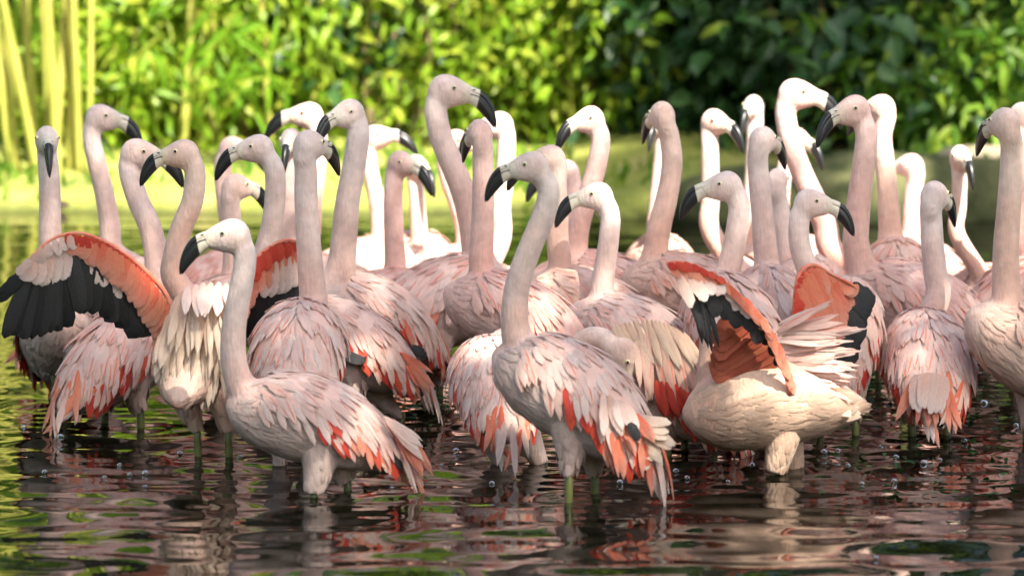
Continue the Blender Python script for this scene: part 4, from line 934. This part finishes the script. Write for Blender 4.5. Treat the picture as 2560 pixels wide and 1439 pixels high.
# mossy stones of the bank edge
def stone(x, y, z, sx, sy, sz, label, mk):
    v, f = sphere((0, 0, 0), 1.0, 18, 12); v = v / np.linalg.norm(v, axis=1)[:, None]
    k = rng.uniform(1.5, 4, (5, 3)); ph = rng.uniform(0, 6, 5)
    r = 1 + sum(.06 * np.sin(v @ kk + p) for kk, p in zip(k, ph)); v = v * r[:, None]
    v = np.sign(v) * np.abs(v) ** .8 * [sx, sy, sz]
    o = bpy.data.objects.new('stone', mesh_from('stone', v, f, mats=[M[mk]])); o.location = (x, y, z); link(o, None, label, 'stone', None)
M['moss'] = simple('mossy_stone', (0.03, 0.042, 0.016), .9, .2, (0.13, 0.13, 0.055), 9, .02)
M['pale_stone'] = simple('pale_dry_stone', (0.26, 0.22, 0.15), .9, .2, (0.36, 0.30, 0.20), 9, .02)
stone(at(2470, 16.2), 16.2, .03, .42, .30, .17, 'long mossy stone at the water under the camera-facing sunlit flamingo', 'moss')
stone(at(2490, 16.5), 16.6, .13, .26, .20, .07, 'pale dry stone lying on the mossy bank', 'pale_stone')
stone(at(2180, 15.9), 16.0, .06, .36, .22, .17, 'low mossy stone behind the rosy flamingo in profile', 'moss')
stone(at(1880, 15.9), 15.95, .05, .30, .2, .15, 'mossy stone behind the straight-necked flamingo', 'moss')

# ------------------------------------------------------------------ unseen shade trees, crowns shaped to shade or light chosen places
HOLES = []                    # (point, radius): leaf clumps are left out of the crown so sun lands here
for key, pts in {'M': [(1255, 330, .16), (1258, 450, .13), (1260, 600, .16)], 'W': [(1650, 450, .12), (1650, 620, .17)], 'X': [(1785, 310, .16), (1775, 450, .12), (1775, 600, .16)],
                 'AC': [(2000, 350, .14)], 'AI': [(2400, 400, .15), (2395, 560, .13), (2430, 680, .14)], 'O': [(945, 345, .12), (900, 670, .12)], 'AF': [(2206, 280, .13)], 'T': [(1395, 600, .05), (1420, 730, .06)],
                 'D': [(500, 800, .05), (505, 880, .07), (510, 970, .05)], 'E': [(1850, 1010, .045), (1920, 1110, .06), (2085, 950, .045)], 'Q': [(1048, 560, .08)], 'AQ': [(760, 290, .06)], 'G': [(1640, 830, .05)], 'F': [(1200, 900, .05)], 'AE': [(2160, 280, .02)]}.items():
    b = ROOTS[key][1]
    for u, v, r_ in pts: HOLES.append((unp(u, v, b.DH if v < 500 else b.D), r_))
def canopy(name, label, trunk_xy, targets, Lmin, Lmax, n, holes, trunk_r=.2):
    z0 = float(ground_z(np.array(float(trunk_xy[0])), np.array(float(trunk_xy[1])))) - .03
    o0 = np.array([trunk_xy[0], trunk_xy[1], z0])
    root = bpy.data.objects.new(name, None); root.location = o0; link(root, None, label, 'tree', None)
    c = targets(n) + SUN[None] * rng.uniform(Lmin, Lmax, n)[:, None]
    ok = np.ones(n, bool)
    for h, r in holes:
        d = c - h; t = d @ SUN; ok &= np.linalg.norm(d - t[:, None] * SUN, axis=1) > r + .03
    c = c[ok]; mid = c.mean(0)
    per = 9; P = np.repeat(c, per, axis=0) + rng.normal(0, .035, (len(c) * per, 3)); D = rng.normal(0, 1, P.shape); Nn = rng.normal(0, .6, P.shape) + SUN * 1.0
    Ln = rng.uniform(.05, .09, len(P))
    link(bpy.data.objects.new('crown', leaf_mesh('crown', P - o0, D, Nn, Ln, Ln * .6, [M['leaf_mid']])), root, kind='stuff')
    top = np.array([mid[0] + (trunk_xy[0] - mid[0]) * .75, mid[1] + (trunk_xy[1] - mid[1]) * .75, mid[2] * .95])
    parts = [tube(catmull([o0, o0 * [1, 1, 0] + [0, 0, top[2] * .6], top], 12), np.linspace(trunk_r, trunk_r * .5, 12), 10)]
    for k in range(6):
        e = c[rng.integers(len(c))] + SUN * .3; parts.append(tube(catmull([top, (top + e) / 2 + [0, 0, .4], e], 8), np.linspace(trunk_r * .3, .015, 8), 6))
    v, f = merge(parts); link(bpy.data.objects.new('trunk', mesh_from('trunk', v - o0, f, mats=[M['bark']])), root)
def flock_targets(n):
    x = rng.uniform(-2.4, 2.6, n); lim = 12.4 + .3 * (x < -.7) + .12 * np.sin(x * 6)
    t = np.c_[x, 8.4 + (lim - 8.4) * rng.random(n), np.full(n, .45)]
    k = n // 3; t[:k] = np.c_[rng.uniform(-5.5, 5.5, k), rng.uniform(4.5, 12.3, k), np.full(k, .45)]
    return t
canopy('shade_tree', 'unseen overhanging tree, crown shaped to shade the near water', (5.5, -2.0), flock_targets, 8.0, 9.8, 8200, HOLES)
def right_targets(n):
    t = np.c_[rng.uniform(.75, 3.4, n), rng.uniform(15.4, 18.6, n), rng.uniform(.2, 1.6, n)]
    k = n // 4; t[:k] = np.c_[rng.uniform(.1, 2.6, k), rng.uniform(14.8, 17.2, k), rng.uniform(0, .2, k)]
    return t
canopy('shade_tree', 'unseen spreading tree, crown shaped to shade the dark bushes', (8.6, 9.0), right_targets, 9.0, 12.0, 4200, [(unp(2440, 320, 17.4), .22), (unp(2490, 420, 16.7), .2), (unp(1830, 60, 18), .2), (unp(2200, 480, 15.9), .15), (unp(2380, 300, 17), .15)])

# ------------------------------------------------------------------ small things on the water
m, nt, b_ = mat('clear_bubble_film')
gl = N(nt, 'ShaderNodeBsdfGlossy', i_Roughness=0.03); tp = N(nt, 'ShaderNodeBsdfTransparent'); lw = N(nt, 'ShaderNodeLayerWeight', i_Blend=0.35)
tp.inputs[0].default_value = (.86, .93, .88, 1)
mx = N(nt, 'ShaderNodeMixShader'); L(nt, lw.outputs['Fresnel'], mx.inputs[0]); L(nt, tp.outputs[0], mx.inputs[1]); L(nt, gl.outputs[0], mx.inputs[2]); L(nt, mx.outputs[0], nt.nodes['Material Output'].inputs[0])
M['bubble'] = m
v, f = sphere((0, 0, 0), 1.0, 14, 9); bub = mesh_from('bubble', v, f, mats=[m])
spots = [(112, 1182), (262, 1195), (325, 1188), (365, 1186), (152, 1095), (450, 1135), (690, 1158), (880, 1172), (1690, 1180), (1718, 1196), (2060, 1132), (2095, 1128), (1880, 1165), (2200, 1120), (2155, 1210), (2240, 1145), (2430, 1125), (2310, 1160), (2500, 1190), (2540, 1065), (1550, 1208), (2190, 1395), (2235, 1205), (980, 1180), (1105, 1165), (1140, 1130), (2350, 1150), (2410, 1105), (2460, 1010), (2120, 1165), (600, 1145), (300, 1165), (60, 1070), (1230, 1210), (1820, 1205)]
for u, v_ in spots:
    D = 10 * 1867 / (v_ + 627); p = unp(u, v_, D); p = p + (np.array([0, 0, CAM_H]) - p) * 0; o = bpy.data.objects.new('bubble', bub)
    t = CAM_H / (CAM_H - p[2]); p = np.array([0, 0, CAM_H]) + (p - [0, 0, CAM_H]) * t
    r_ = rng.uniform(.005, .010); o.location = (p[0], p[1], r_ * .35); o.scale = (r_, r_, r_ * .9)
    link(o, None, 'small clear bubble floating on the dark water', 'bubble', 'bubbles floating on the pond')
P = []
for k in range(420):
    u = rng.choice([rng.uniform(2150, 2560), rng.uniform(900, 1130), rng.uniform(1700, 2560)], p=[.5, .3, .2]); v_ = rng.uniform(890, 1060) if rng.random() < .75 else rng.uniform(1060, 1250)
    D = 10 * 1867 / (v_ + 627); P.append((unp(u, v_, D)[0], D, .006))
P = np.array(P); n = len(P); a = rng.uniform(0, 6.28, n)
Ln = rng.uniform(.012, .04, n)
link(bpy.data.objects.new('water_weed', leaf_mesh('water_weed', P, np.c_[np.cos(a), np.sin(a), rng.normal(.05, .1, n)], np.tile([0, 0, 1.], (n, 1)) + rng.normal(0, .2, (n, 3)), Ln, Ln * .5, [M['leaf_dark']])), None, 'scraps of green water weed floating between the wading birds', 'weed', None, 'stuff')
wf = feather_data('contour', 0, 'pale')
for k, (u, v_, lab) in enumerate([(175, 525, 'white feather caught at the far shore behind the camera-facing flamingo'), (350, 545, 'white feather on the far water between the heart-curved necks'), (1085, 512, 'white feather on the far water beside the pink-cheeked flamingo\'s neighbour'), (1499, 556, 'tiny white feather floating behind the short lilac flamingo')]):
    D = 10 * 1867 / (v_ + 627); p = unp(u, v_, D); o = bpy.data.objects.new('floating_feather', wf)
    o.location = (p[0], p[1], .03); o.rotation_euler = (.9, 0, rng.uniform(0, 6)); o.scale = (.07, .04, .07); link(o, None, lab, 'feather', 'loose feathers on the water')
